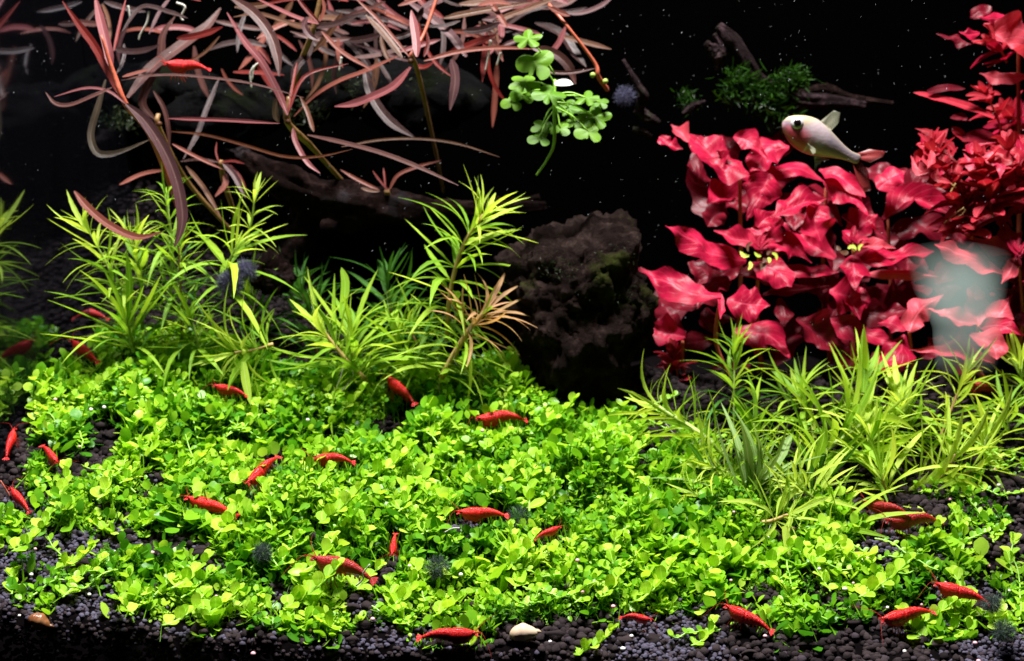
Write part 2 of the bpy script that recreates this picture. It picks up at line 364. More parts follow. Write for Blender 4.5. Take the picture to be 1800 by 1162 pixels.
# ------------------------------------------------------------------ shrimps: data first, the carpet keeps clear of them
SHR = [  # head px, tail px, depth (None: lies on the ground), lift, variant, tone, label
 ((286, 117), (366, 118), 24, 0, 0, 0, 'red shrimp swimming among the brown strap leaves at upper left'),
 ((121, 547), (188, 557), None, .5, 0, 1, 'dark red shrimp on bare gravel behind the left end of the carpet'),
 ((124, 601), (171, 633), None, 1.3, 0, 0, 'small red shrimp tilted head up at the far left corner of the carpet'),
 ((374, 681), (432, 692), None, 1.6, 0, 0, 'red shrimp resting beside the long drooping green leaf at left'),
 ((677, 664), (728, 706), None, 1.8, 0, 0, 'red shrimp slanting down along the back edge of the carpet'),
 ((832, 741), (922, 735), None, 1.6, 1, 0, 'bright red shrimp on the carpet in front of the lava rock'),
 ((27, 755), (10, 803), None, .6, 0, 0, 'upright red shrimp against the left glass with its head up'),
 ((103, 818), (74, 782), None, .8, 0, 0, 'small red shrimp heading down on the gravel near the left glass'),
 ((18, 860), (51, 897), None, .5, 0, 0, 'dark red shrimp with a long antenna in the lower left corner gravel'),
 ((433, 857), (487, 801), None, 1.7, 0, 0, 'red shrimp on the carpet with head low and tail raised to the right'),
 ((540, 811), (620, 810), None, 1.6, 1, 0, 'glossy red shrimp feeding over a white speck in mid carpet'),
 ((325, 879), (413, 903), None, 1.0, 0, 2, 'orange red shrimp on bright leaves at left of the middle carpet'),
 ((801, 905), (889, 903), None, 1.5, 0, 2, 'bright scarlet shrimp lying level above a dark hole in the carpet'),
 ((689, 980), (695, 937), None, 1.3, 0, 0, 'red shrimp facing the viewer head first between low leaves'),
 ((545, 985), (655, 1016), None, 1.0, 1, 1, 'largest deep red shrimp with white roots by its tail'),
 ((987, 928), (941, 945), None, 1.3, 0, 0, 'short red shrimp half hidden in leaves facing right'),
 ((844, 1119), (738, 1117), None, .6, 0, 0, 'red shrimp crossing the front gravel beside the pale snail'),
 ((1147, 1092), (1092, 1084), None, .6, 1, 0, 'small red shrimp above a pink pellet at the front centre right'),
 ((1271, 1068), (1356, 1106), None, .5, 0, 0, 'red shrimp pointing up left on the front gravel right of centre'),
 ((1544, 1096), (1638, 1071), None, .8, 0, 0, 'bright red shrimp tilted head down in the front right corner'),
 ((1638, 1030), (1737, 1056), None, 1.0, 0, 0, 'red shrimp nearest the right edge with tail against dark fluff'),
 ((1552, 921), (1653, 915), None, 1.0, 1, 1, 'arched dark red shrimp under the yellow green plant at right'),
 ((1514, 886), (1598, 901), None, .8, 0, 1, 'shaded dark red shrimp just behind the arched one at right'),
 ((1704, 676), (1753, 687), 20, 0, 0, 1, 'small red shrimp perched in the green needle leaves at far right')]
def shrimp_ends(s):
    (hx, hy), (tx, ty), Y, lift = s[0], s[1], s[2], s[3]
    if Y: return P(hx, hy, Y), P(tx, ty, Y + .3)
    mid = G((hx + tx) / 2, (hy + ty) / 2, lift + .25); Yc = mid.y
    k = .55 * pix(Yc) / math.sin(math.radians(27))       # lying partly along the slope
    return P(hx, hy, Yc - (hy - (hy + ty) / 2) * k), P(tx, ty, Yc - (ty - (hy + ty) / 2) * k)
ENDS = [shrimp_ends(s) for s in SHR]
SNAILS = [((70, 1092), 46, 28), ((921, 1112), 54, 34)]
CLEAR = [(s[0], s[1], 18) for s in SHR] + [((48, 1085), (90, 1097), 16), ((900, 1115), (942, 1112), 24)]
def cleared(x, y, z, extra=0):                          # True where nothing may stand (in view of a shrimp or snail)
    px, py = proj(x, y, z); c = np.zeros(np.shape(px), bool)
    for (ax, ay), (bx, by), r in CLEAR:
        dx, dy = bx - ax, by - ay; t = np.clip(((px - ax) * dx + (py - ay) * dy) / (dx * dx + dy * dy), 0, 1)
        c |= (px - ax - t * dx) ** 2 + (py - ay - t * dy) ** 2 < (r + extra) ** 2
    return c

# ------------------------------------------------------------------ gravel: one mass of grains
def ico(sub):
    import bmesh
    bm = bmesh.new(); bmesh.ops.create_icosphere(bm, subdivisions=sub, radius=1)
    v = np.array([q.co[:] for q in bm.verts]); f = np.array([[w_.index for w_ in q.verts] for q in bm.faces]); bm.free(); return v, f
def scatter(tv, tf, pos, scl, rnd, name, mat, kind='stuff', squash=(.85, .85, .75)):
    n = len(pos); tv = np.asarray(tv)
    ang = nr.uniform(0, 6.28, n); ca, sa = np.cos(ang), np.sin(ang); t2 = nr.uniform(-1, 1, n); cb, sb = np.cos(t2), np.sin(t2)
    R = np.zeros((n, 3, 3)); R[:, 0, 0] = ca; R[:, 0, 1] = -sa; R[:, 1, 0] = sa * cb; R[:, 1, 1] = ca * cb; R[:, 1, 2] = -sb; R[:, 2, 0] = sa * sb; R[:, 2, 1] = ca * sb; R[:, 2, 2] = cb
    sq = nr.uniform(.8, 1.15, (n, 3)) * np.array(squash)
    lump = 1 + .10 * np.sin(tv[None, :, 0] * 3 + nr.uniform(0, 6, (n, 1))) + .10 * np.sin(tv[None, :, 1] * 4 + nr.uniform(0, 6, (n, 1))) + .08 * np.sin(tv[None, :, 2] * 5 + nr.uniform(0, 6, (n, 1)))
    W = tv[None] * lump[..., None] * (scl[:, None] * sq)[:, None, :]
    W = np.einsum('nij,nvj->nvi', R, W) + pos[:, None, :]
    Fq = (tf[None] + (np.arange(n) * len(tv))[:, None, None]).reshape(-1, tf.shape[1])
    o = link(name, big_mesh(name, W.reshape(-1, 3), Fq, np.repeat(rnd, len(tv)), k=tf.shape[1]), mat); return o
i2 = ico(2); i1 = ico(1)
def grains(n, x0, x1, y0, y1, r0, r1, tmpl, name, pick=None, lift=0.0):
    x = nr.uniform(x0, x1, n); y = nr.uniform(y0, y1, n)
    z = H(x, y); px, py = proj(x, y, z)
    k = (px > -40) & (px < 1840) & (py < 1200) & (py > 20) & (x > wx(y) + .1)
    deep = in_poly(px, py, POLY) & ~in_holes(px, py, 1.3) & (nr.uniform(0, 1, n) < .6)
    k &= ~deep
    f = field(x, y, .55, 3) + .6 * sm(2, -14, x) * sm(16, 2, y) - .2 + nr.uniform(-.5, .5, n)
    if pick is not None: k &= pick(x, y, f)
    x, y, z, f = x[k], y[k], z[k], f[k]; r = nr.uniform(r0, r1, len(x))
    z = z + nr.uniform(-.3, .7, len(x)) * r + lift
    return np.stack([x, y, z], 1), r, f
# large dark balls and small blue-grey ones, patchy
Pb, rb, fb = grains(17000, -25, 27, 0.1, 13, .15, .26, i2, 'b', lambda x, y, f: (f < .15))
Ps, rs, fs = grains(34000, -25, 27, 0.1, 13, .09, .15, i2, 's', lambda x, y, f: (f >= 0.0))
rndb = nr.uniform(.05, .5, len(rb)); rnds = nr.uniform(.55, 1, len(rs)); mixd = nr.uniform(0, 1, len(rs)) < .2; rnds[mixd] = nr.uniform(.2, .5, mixd.sum())
near = np.vstack([Pb, Ps]); rn = np.concatenate([rb, rs]); rd = np.concatenate([rndb, rnds])
if len(near) > 12500:
    kk = nr.permutation(len(near))[:12500]; near, rn, rd = near[kk], rn[kk], rd[kk]
tag(scatter(*i2, near, rn, rd, 'gravel', M['grain']), kind='stuff')
ck = [(rng.choice(HOLES)) for _ in range(60)]; cp = [G(c_[0] + rng.uniform(-.8, .8) * c_[2], c_[1] + rng.uniform(-.8, .8) * c_[3], .1) for c_ in ck] + [G(rng.uniform(0, 1800), rng.uniform(1085, 1150), .1) for _ in range(50)]
cp = [c_ for c_ in cp if c_.y > .35 and inside(c_.x, c_.y)]; i3 = ico(3); tag(scatter(*i3, np.array([c_[:] for c_ in cp]), nr.uniform(.24, .42, len(cp)), nr.uniform(.12, .42, len(cp)), 'soil_lump', M['grain'], squash=(1.1, .85, .6)), kind='stuff')
Pf, rf, ff = grains(32000, -30, 29, 12, 45, .18, .30, i1, 'f', lambda x, y, f: (y < 27) | (x < -4))
tag(scatter(*i1, Pf, rf, nr.uniform(0, .22, len(rf)), 'gravel', M['grain']), kind='stuff')  # far grains tinted darker, the weak light at the back put into colour
# vertical front face of the gravel bed pressed against the front pane
n = 9000; x = nr.uniform(-24, 24, n); z = H(x, 0) - nr.uniform(0, 3.2, n); y = nr.uniform(-.02, .18, n)
tag(scatter(*i1, np.stack([x, y, z], 1), nr.uniform(.12, .22, n), nr.uniform(.1, .7, n), 'gravel', M['grain']), kind='stuff')
print('GRAINS', len(near), len(Pf))

# ------------------------------------------------------------------ the carpet
T_ROWS = np.array([0, .22, .5, .78, 1.0]); PROF = np.array([.10, .72, 1.0, .86, .22])
def leaf_batch(O, D, N, L, W, bend, cup, rnd):
    n = len(O); D = D / np.linalg.norm(D, axis=1, keepdims=True); N = N - D * (D * N).sum(1, keepdims=True); N /= np.linalg.norm(N, axis=1, keepdims=True) + 1e-9
    B = np.cross(D, N); Vs = []
    for t, p in zip(T_ROWS, PROF):
        c = O + D * (L * t)[:, None] + N * (bend * L * t * t)[:, None]
        for s in (-1, 0, 1): Vs.append(c + B * (W * p * s * .5)[:, None] + N * (cup * W * abs(s) * p)[:, None])
    V = np.stack(Vs, 1).reshape(-1, 3); q = []
    for r in range(4):
        for s in range(2): a = r * 3 + s; q.append((a, a + 1, a + 4, a + 3))
    Q = (np.array(q)[None] + (np.arange(n) * 15)[:, None, None]).reshape(-1, 4)
    return V, Q, np.repeat(rnd, 15)
def carpet(n, size, name, mat, dens, lo=.0, hi=1.0, npair=3, label=None):
    x = nr.uniform(-25, 24, n); y = nr.uniform(.4, 27, n); z0 = H(x, y); px, py = proj(x, y, z0)
    k = in_poly(px, py, POLY) & ~in_holes(px, py) & (x > wx(y) + .3) & (px > -60) & (px < 1860)
    k &= (field(x, y, 1.9, 21) + nr.uniform(-.7, .7, n) < dens) & (nr.uniform(0, 1, n) < (.55 + .45 * sm(1800, 1350, px)) * (.60 + .40 * np.maximum(sm(60, 330, px), sm(960, 860, py))))
    x, y, z0 = x[k], y[k], z0[k]; n = len(x)
    h = canopy(x, y) * (lo + (hi - lo) * nr.uniform(0, 1, n) ** .6)
    tilt = nr.normal(0, .35, (n, 2)); ax = np.stack([tilt[:, 0], tilt[:, 1] - .12, np.ones(n)], 1); ax /= np.linalg.norm(ax, axis=1, keepdims=True)
    top = np.stack([x, y, z0 + h], 1); phi0 = nr.uniform(0, 6.28, n); srn = np.clip(nr.normal(.45, .2, n) + .30 * field(x, y, .8, 9), 0, 1); sz = size * nr.uniform(.65, 1.35, n) * (1 + .28 * field(x, y, .7, 33))
    O, D, N, L, W, BD, CP, RD = [], [], [], [], [], [], [], []
    e1 = np.cross(ax, np.array([0, 1, 0.0])); e1 /= np.linalg.norm(e1, axis=1, keepdims=True); e2 = np.cross(ax, e1)
    for kx in range(npair):
        hh = -kx * sz * .75
        for sd in (0, 1):
            ph = phi0 + kx * math.pi / 2 + sd * math.pi + nr.normal(0, .25, n)
            out = e1 * np.cos(ph)[:, None] + e2 * np.sin(ph)[:, None]; el = np.radians(nr.normal(52 - 26 * min(kx, 2), 16, n))
            d = out * np.cos(el)[:, None] + ax * np.sin(el)[:, None]; nn = ax * np.cos(el)[:, None] - out * np.sin(el)[:, None]
            nn = nn + nr.normal(0, .25, (n, 3))
            s = sz * (.7 if kx == 0 else 1.0) * nr.uniform(.8, 1.2, n)
            O.append(top + ax * hh[:, None] + out * (s * .12)[:, None]); D.append(d); N.append(nn); L.append(s); W.append(s * nr.uniform(.62, .86, n))
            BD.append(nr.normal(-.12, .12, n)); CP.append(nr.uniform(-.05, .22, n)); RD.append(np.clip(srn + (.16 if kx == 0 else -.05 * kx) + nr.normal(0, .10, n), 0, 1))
    c = lambda a_: np.concatenate(a_)
    O, D, N, L, W, BD, CP, RD = map(c, (O, D, N, L, W, BD, CP, RD))
    tip = O + D * (L * .7)[:, None]; kk = ~cleared(tip[:, 0], tip[:, 1], tip[:, 2], -2)
    kk &= tip[:, 2] > H(tip[:, 0], tip[:, 1])
    V, Q, R = leaf_batch(O[kk], D[kk], N[kk], L[kk], W[kk], BD[kk], CP[kk], RD[kk])
    # stems: three-sided tubes
    sv = []; sq = []; foot = np.stack([x + nr.normal(0, .3, n), y + nr.normal(0, .3, n), z0 - .1], 1); rad = .035 * size / .45
    base = len(V)
    off = [np.array([1, 0, 0]), np.array([-.5, .87, 0]), np.array([-.5, -.87, 0])]
    st = np.stack([foot + o_ * rad for o_ in off] + [top + o_ * rad * .8 for o_ in off], 1).reshape(-1, 3)
    q3 = np.array([(0, 1, 4, 3), (1, 2, 5, 4), (2, 0, 3, 5)]); SQ = (q3[None] + (np.arange(n) * 6)[:, None, None]).reshape(-1, 4) + base
    V = np.vstack([V, st]); Q = np.vstack([Q, SQ]); R = np.concatenate([R, np.full(len(st), .55)])
    print(name, n, len(Q))
    return tag(link(name, big_mesh(name, V, Q, R), mat), label, kind='stuff')
carpet(7200, .67, 'ground_cover', M['carpet'], .55, .25, 1.0, 3)
carpet(7400, .44, 'ground_cover', M['carpet'], .7, .1, .95, 3)
carpet(11000, .25, 'fine_ground_cover', M['fine'], .8, .05, .8, 4)
#==PART2==
# ------------------------------------------------------------------ leaves traced as real blades at their own depth
def blade(pxpts, Yb, nrm, wpx, mat, parent, fold=.2, wavy=0.0, seed=0, prof=None, name='leaf', curl=0.0, n=12, m=5, off=None):
    """pxpts base to tip; the blade lies in the plane through its base (depth Yb) with normal nrm"""
    nrm = Vector(nrm).normalized(); p0 = P(*pxpts[0], Yb); pts = []
    r = random.Random(seed)
    for q, (a_, b_) in enumerate(pxpts):
        d = ray(a_, b_); den = d.dot(nrm); t = (p0 - CAM).dot(nrm) / den if abs(den) > .12 else (p0 - CAM).length
        t0 = (p0 - CAM).length; t = max(t0 - 6, min(t0 + 7, t)); pts.append(CAM + d * t)
    T = (pts[-1] - pts[0]).normalized(); N = (nrm - T * nrm.dot(T)).normalized(); B = T.cross(N)
    vd = (p0 - CAM).normalized(); app = (B - vd * B.dot(vd)).length
    wd = wpx * pix(Yb) / max(app, .45)
    V, Fc, UV = ribbon(pts, wd, N, fold, wavy, n, m, prof, seed, curl)
    return part(name, V, Fc, mat, parent, uv=UV)

# ---- long strap-leaved brown-red plants, upper left
STRAP_CENTRES = [(222, 185, 20), (280, 215, 23), (505, 205, 21), (722, 108, 22), (390, 290, 26), (680, 335, 27), (560, 40, 24), (1050, 120, 24), (960, 10, 26), (430, 0, 25), (70, 60, 24)]
SLAB = ['strap leaved red plant whose long mauve leaf droops over the green needle plants', 'brown strap leaved plant just right of the drooping mauve leaf plant',
        'pink and red strap leaved plant with a pale level leaf reaching left', 'strap leaved plant with pink leaves fanned around a node, left of the lobed plant',
        'small dim strap leaved shoot low behind the green needle plants at left', 'tiny dark red shoot standing on the driftwood log', 'strap leaved crown with crossing pink and tan leaves at the top edge left of centre',
        'strap leaved stem arching down to a yellow node right of the lobed green plant', 'strap leaved crown cut by the top edge above the lobed green plant', 'faint brown strap leaved crown at the top edge above the swimming shrimp',
        'pinkish strap leaved crown in the top left corner']
straps = []
for q, (cx, cy, Y) in enumerate(STRAP_CENTRES):
    straps.append(thing('strap_leaved_plant', SLAB[q], 'aquatic plant', P(cx, cy, Y), 'strap leaved plants'))
SL = [  # centre, points base->tip, width px, colour, depth
 (0, [(197, 122), (190, 85), (178, 38), (167, -8)], 22, 'pink', 20), (0, [(220, 180), (205, 150), (187, 118), (165, 78), (138, 42), (110, 2)], 19, 'darkred', 20),
 (0, [(222, 183), (255, 212), (288, 262), (310, 315), (321, 370), (318, 405), (307, 434)], 27, 'mauve', 18), (0, [(222, 183), (190, 160), (150, 155), (95, 170)], 6, 'pink', 19.5),
 (0, [(197, 154), (165, 168), (125, 184), (98, 182), (80, 162)], 9, 'brownpink', 19), (0, [(186, 140), (172, 190), (160, 235), (168, 265), (185, 272), (215, 266), (262, 246)], 17, 'olive', 23),
 (1, [(224, 172), (262, 124), (292, 100), (330, 72), (365, 45), (388, 14)], 25, 'brownpink', 25), (1, [(275, 212), (250, 182), (262, 145), (282, 105), (286, 62), (308, 28)], 19, 'brownpink', 26),
 (1, [(213, 141), (255, 134), (310, 132), (379, 138), (447, 148), (535, 172)], 6, 'brownpink', 21), (1, [(296, 208), (396, 211), (492, 217)], 9, 'pink', 20.5),
 (1, [(300, 231), (361, 237), (430, 255), (500, 275), (560, 275), (620, 262)], 7, 'orangebrown', 22), (1, [(303, 253), (344, 275), (392, 298)], 8, 'salmon', 23),
 (1, [(270, 160), (288, 190), (296, 225), (298, 262)], 11, 'brownpink', 22), (1, [(384, 140), (362, 195), (345, 240), (322, 280)], 12, 'dim', 27),
 (2, [(506, 202), (489, 162), (461, 110), (430, 72), (399, 22)], 17, 'pink', 20), (2, [(505, 200), (512, 180), (527, 145), (551, 126), (612, 112)], 8, 'darkred', 20.5),
 (3, [(700, 98), (640, 125), (600, 140), (557, 165), (516, 205)], 9, 'salmon', 22), (2, [(490, 215), (484, 200), (486, 180), (492, 172)], 16, 'olive', 20.5),
 (2, [(540, 237), (600, 250), (668, 268), (734, 293), (806, 326)], 11, 'brownpink', 20), (2, [(600, 258), (668, 246), (738, 244), (806, 253), (878, 276)], 6, 'tan', 24),
 (2, [(515, 225), (520, 250), (540, 285), (563, 305)], 12, 'pink', 21), (2, [(528, 170), (540, 195), (548, 220), (552, 232)], 10, 'orangebrown', 22),
 (2, [(522, 110), (515, 150), (508, 190)], 7, 'darkred', 21), (2, [(548, 70), (540, 95), (520, 120), (512, 150)], 18, 'dim', 25),
 (9, [(405, -5), (445, 22), (475, 60), (488, 100), (491, 134)], 24, 'brownpink', 23), (6, [(560, 42), (516, 28), (448, -4)], 9, 'pink', 22),
 (6, [(550, 47), (516, 42), (455, 24), (410, 30)], 9, 'tan', 23), (6, [(548, 48), (590, 42), (640, 22)], 13, 'dim', 24), (6, [(565, 55), (600, 90), (655, 124)], 10, 'salmon', 22),
 (6, [(540, 30), (535, 45), (545, 62), (558, 70)], 14, 'mauve', 22), (6, [(560, 40), (540, 18), (520, -6)], 10, 'darkred', 23), (6, [(562, 38), (570, 15), (566, -6)], 8, 'salmon', 23),
 (3, [(733, 100), (732, 72), (728, 45), (723, 18)], 20, 'pink', 21), (3, [(722, 118), (693, 151), (651, 172), (620, 183), (588, 187)], 17, 'pink', 21),
 (3, [(745, 107), (806, 91), (875, 84), (937, 86)], 10, 'salmon', 22), (3, [(707, 102), (676, 62), (643, 26)], 15, 'tan', 22), (3, [(720, 100), (668, 38), (622, -6)], 8, 'salmon', 21.5),
 (3, [(820, 100), (793, 62), (755, 30), (708, -4)], 20, 'mauve', 25), (3, [(794, 104), (800, 140), (791, 194)], 21, 'mauve', 24), (3, [(780, 32), (840, 20), (940, 3)], 14, 'tan', 25),
 (3, [(640, 118), (655, 170), (686, 213), (729, 242)], 22, 'dim', 28), (3, [(745, 100), (752, 78), (750, 55)], 9, 'darkred', 23), (3, [(728, 115), (745, 118), (762, 110)], 10, 'darkred', 24),
 (5, [(667, 334), (631, 317), (598, 298)], 8, 'salmon', 26), (5, [(684, 334), (700, 308), (735, 293), (775, 282)], 8, 'salmon', 26), (5, [(682, 334), (668, 318), (655, 300)], 5, 'darkred', 27), (5, [(678, 334), (676, 310), (674, 295)], 5, 'darkred', 27),
 (5, [(668, 336), (650, 335), (634, 330)], 8, 'tan', 26),
 (4, [(210, 325), (251, 306), (298, 298)], 9, 'salmon', 24), (4, [(392, 286), (413, 310), (432, 348)], 15, 'mauve', 25), (4, [(396, 305), (396, 325), (378, 346)], 13, 'salmon', 25), (4, [(327, 292), (358, 330), (388, 380)], 11, 'tan', 24),
 (4, [(384, 285), (350, 280), (316, 284)], 7, 'brownpink', 25), (4, [(388, 285), (410, 283), (430, 288)], 6, 'darkred', 25), (4, [(405, 290), (422, 310), (434, 335)], 6, 'darkred', 25), (4, [(385, 285), (380, 268), (381, 250)], 5, 'darkred', 25),
 (0, [(131, 336), (155, 365), (193, 396), (241, 417), (285, 408)], 18, 'salmon', 19), (7, [(935, 84), (975, 95), (1000, 118), (1012, 148)], 22, 'brownpink', 25), (7, [(944, 124), (996, 128), (1047, 120)], 9, 'brownpink', 22.5),
 (7, [(940, 40), (985, 60), (1010, 95), (1030, 118)], 20, 'dim', 28), (8, [(965, 12), (985, 22), (1002, 28)], 12, 'salmon', 24), (8, [(965, 8), (920, 22), (870, 60)], 16, 'dim', 28),
 (8, [(870, 55), (850, 45), (842, 38)], 10, 'tan', 26), (8, [(860, 0), (880, 30), (892, 48)], 12, 'salmon', 26), (8, [(840, 10), (870, 4), (900, 8)], 10, 'salmon', 25), (10, [(60, -5), (30, 30), (-5, 72)], 12, 'pink', 23),
 (10, [(70, 0), (95, 40), (60, 90)], 10, 'mauve', 26), (9, [(300, -5), (280, 22), (262, 60)], 8, 'mauve', 27), (9, [(215, 55), (250, 12), (300, 22), (330, 32)], 9, 'dim', 24), (9, [(200, 90), (210, 45), (222, -5)], 8, 'darkred', 20),
 (0, [(215, 135), (240, 128), (262, 122)], 7, 'salmon', 21), (8, [(700, 10), (740, -4), (760, -10)], 10, 'salmon', 25)]
for q, (c_, pts, wp, col_, Y) in enumerate(SL):
    r = random.Random(q * 3 + 1)
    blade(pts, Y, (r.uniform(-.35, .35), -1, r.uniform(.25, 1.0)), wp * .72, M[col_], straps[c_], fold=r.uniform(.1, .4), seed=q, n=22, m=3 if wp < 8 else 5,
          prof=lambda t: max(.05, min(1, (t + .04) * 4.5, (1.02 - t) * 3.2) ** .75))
tops = [(600, 1000, -5, 115, 58), (300, 640, -5, 150, 34), (0, 230, -5, 140, 16)]
fq = 0
for x0, x1, y0, y1, n in tops:
    for q in range(n):
        r = random.Random(fq + 900); fq += 1
        a_, b_ = r.uniform(x0, x1), r.uniform(y0, y1) * r.uniform(.4, 1); an = r.choice([r.uniform(-.5, .5), r.uniform(2.6, 3.7), r.uniform(.9, 2.2)]); L = r.uniform(45, 120); bd = r.uniform(-.5, .5)
        pts = [(a_ + L * t * math.cos(an + bd * t), b_ + L * t * math.sin(an + bd * t)) for t in (0, .35, .7, 1)]
        c_ = min(range(len(STRAP_CENTRES)), key=lambda k_: (STRAP_CENTRES[k_][0] - a_) ** 2 + (STRAP_CENTRES[k_][1] - b_) ** 2)
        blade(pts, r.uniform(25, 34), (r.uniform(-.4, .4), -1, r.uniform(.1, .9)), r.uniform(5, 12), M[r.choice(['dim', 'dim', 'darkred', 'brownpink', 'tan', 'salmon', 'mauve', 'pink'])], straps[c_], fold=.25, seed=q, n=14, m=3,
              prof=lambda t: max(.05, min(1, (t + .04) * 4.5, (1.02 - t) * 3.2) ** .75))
def stem(pxs, rads, mat, parent, name='stem', sides=6):
    pts = [P(a_, b_, Y) for a_, b_, Y in pxs]; V, Fc = tube(pts, [r_ * pix(pxs[0][2]) for r_ in rads], sides, len(pts) * 6); return part(name, V, Fc, mat, parent)
stem([(178, 62, 20), (200, 130, 20), (222, 185, 20), (262, 235, 22), (300, 330, 25), (330, 420, 27)], [2, 5, 5, 4, 4], M['rstem'], straps[0])
stem([(278, 200, 23), (280, 225, 23), (330, 320, 26), (420, 420, 28)], [4, 5, 4], M['bstem'], straps[1])
stem([(508, 170, 21), (506, 215, 21), (545, 255, 23), (585, 300, 27), (640, 360, 31)], [4, 7, 5, 5], M['bstem'], straps[2])
stem([(565, -10, 24), (548, 60, 24), (525, 120, 25), (505, 200, 26)], [4, 5, 5], M['bstem'], straps[6])
stem([(722, 98, 22), (735, 130, 24), (760, 240, 32), (780, 340, 36)], [5, 4, 3], M['bstem'], straps[3])
stem([(720, 100, 22), (745, 60, 23), (770, -10, 24)], [4, 3, 3], M['rstem'], straps[3])
stem([(965, 8, 25), (996, 45, 24), (1045, 110, 24), (1052, 135, 24), (1068, 158, 25)], [3, 3, 4, 4], M['rstem'], straps[7])
stem([(680, 336, 27), (684, 352, 28)], [5, 5], M['bstem'], straps[5])
stem([(388, 284, 26), (394, 320, 27), (420, 400, 29)], [5, 5, 4], M['bstem'], straps[4])
for a_, b_, c_ in ((280, 218, 1), (1064, 143, 7), (1042, 132, 7), (506, 214, 2), (722, 108, 3), (225, 188, 0)):
    V_, F_ = i2; Y = STRAP_CENTRES[c_][2]; p = P(a_, b_, Y - .3); part('node', [p + Vector(v) * .16 for v in V_], [tuple(f) for f in F_.tolist()], M['tan'] if c_ != 7 else M['gstem'], straps[c_])
for pts, c_ in (([(310, 5), (325, 12), (318, 30), (322, 36)], 9), ([(262, 20), (258, 40), (247, 60), (244, 70)], 9), ([(447, 116), (440, 130), (442, 155)], 2), ([(460, 108), (447, 118), (443, 140)], 2), ([(600, 100), (596, 125)], 6), ([(862, 70), (858, 100), (853, 125)], 8), ([(880, 92), (873, 115)], 8), ([(225, 10), (228, 30)], 9)):
    stem([(a_, b_, 25) for a_, b_ in pts], [2.2, 1.6], M['root'], straps[c_], 'root', 5)

# ---- broad red plants, right
RC = [(1335, 435, 24), (1500, 428, 24), (1267, 518, 22), (1598, 582, 22), (1720, 572, 21), (1790, 445, 23), (1200, 600, 24), (1300, 300, 27), (1452, 330, 27), (1560, 385, 27), (1790, 20, 26), (1560, 660, 23)]
RL = ['broad red plant with pale dying leaves at its heart, left of the red thicket', 'broad red plant with a round leaf hanging below its tuft, mid thicket', 'broad red plant whose long leaf points left toward the lava rock',
      'crumpled pink red plant left of the hazy pale reflection', 'broad red plant whose leaves show through the hazy pale reflection', 'pale pink red plant above the hazy reflection at the right edge',
      'low dark red plant whose cupped leaf faces the lava rock', 'tallest dark red plant at the upper left of the red thicket', 'broad red plant right beneath the silver fish', 'broad red plant behind and right of the silver fish tail',
      'red plant cut by the top right corner', 'low broad red plant just above the long upright needle leaf']
reds = [thing('red_plant', RL[q], 'aquatic plant', P(*c_), 'broad leaved red plants') for q, c_ in enumerate(RC)]
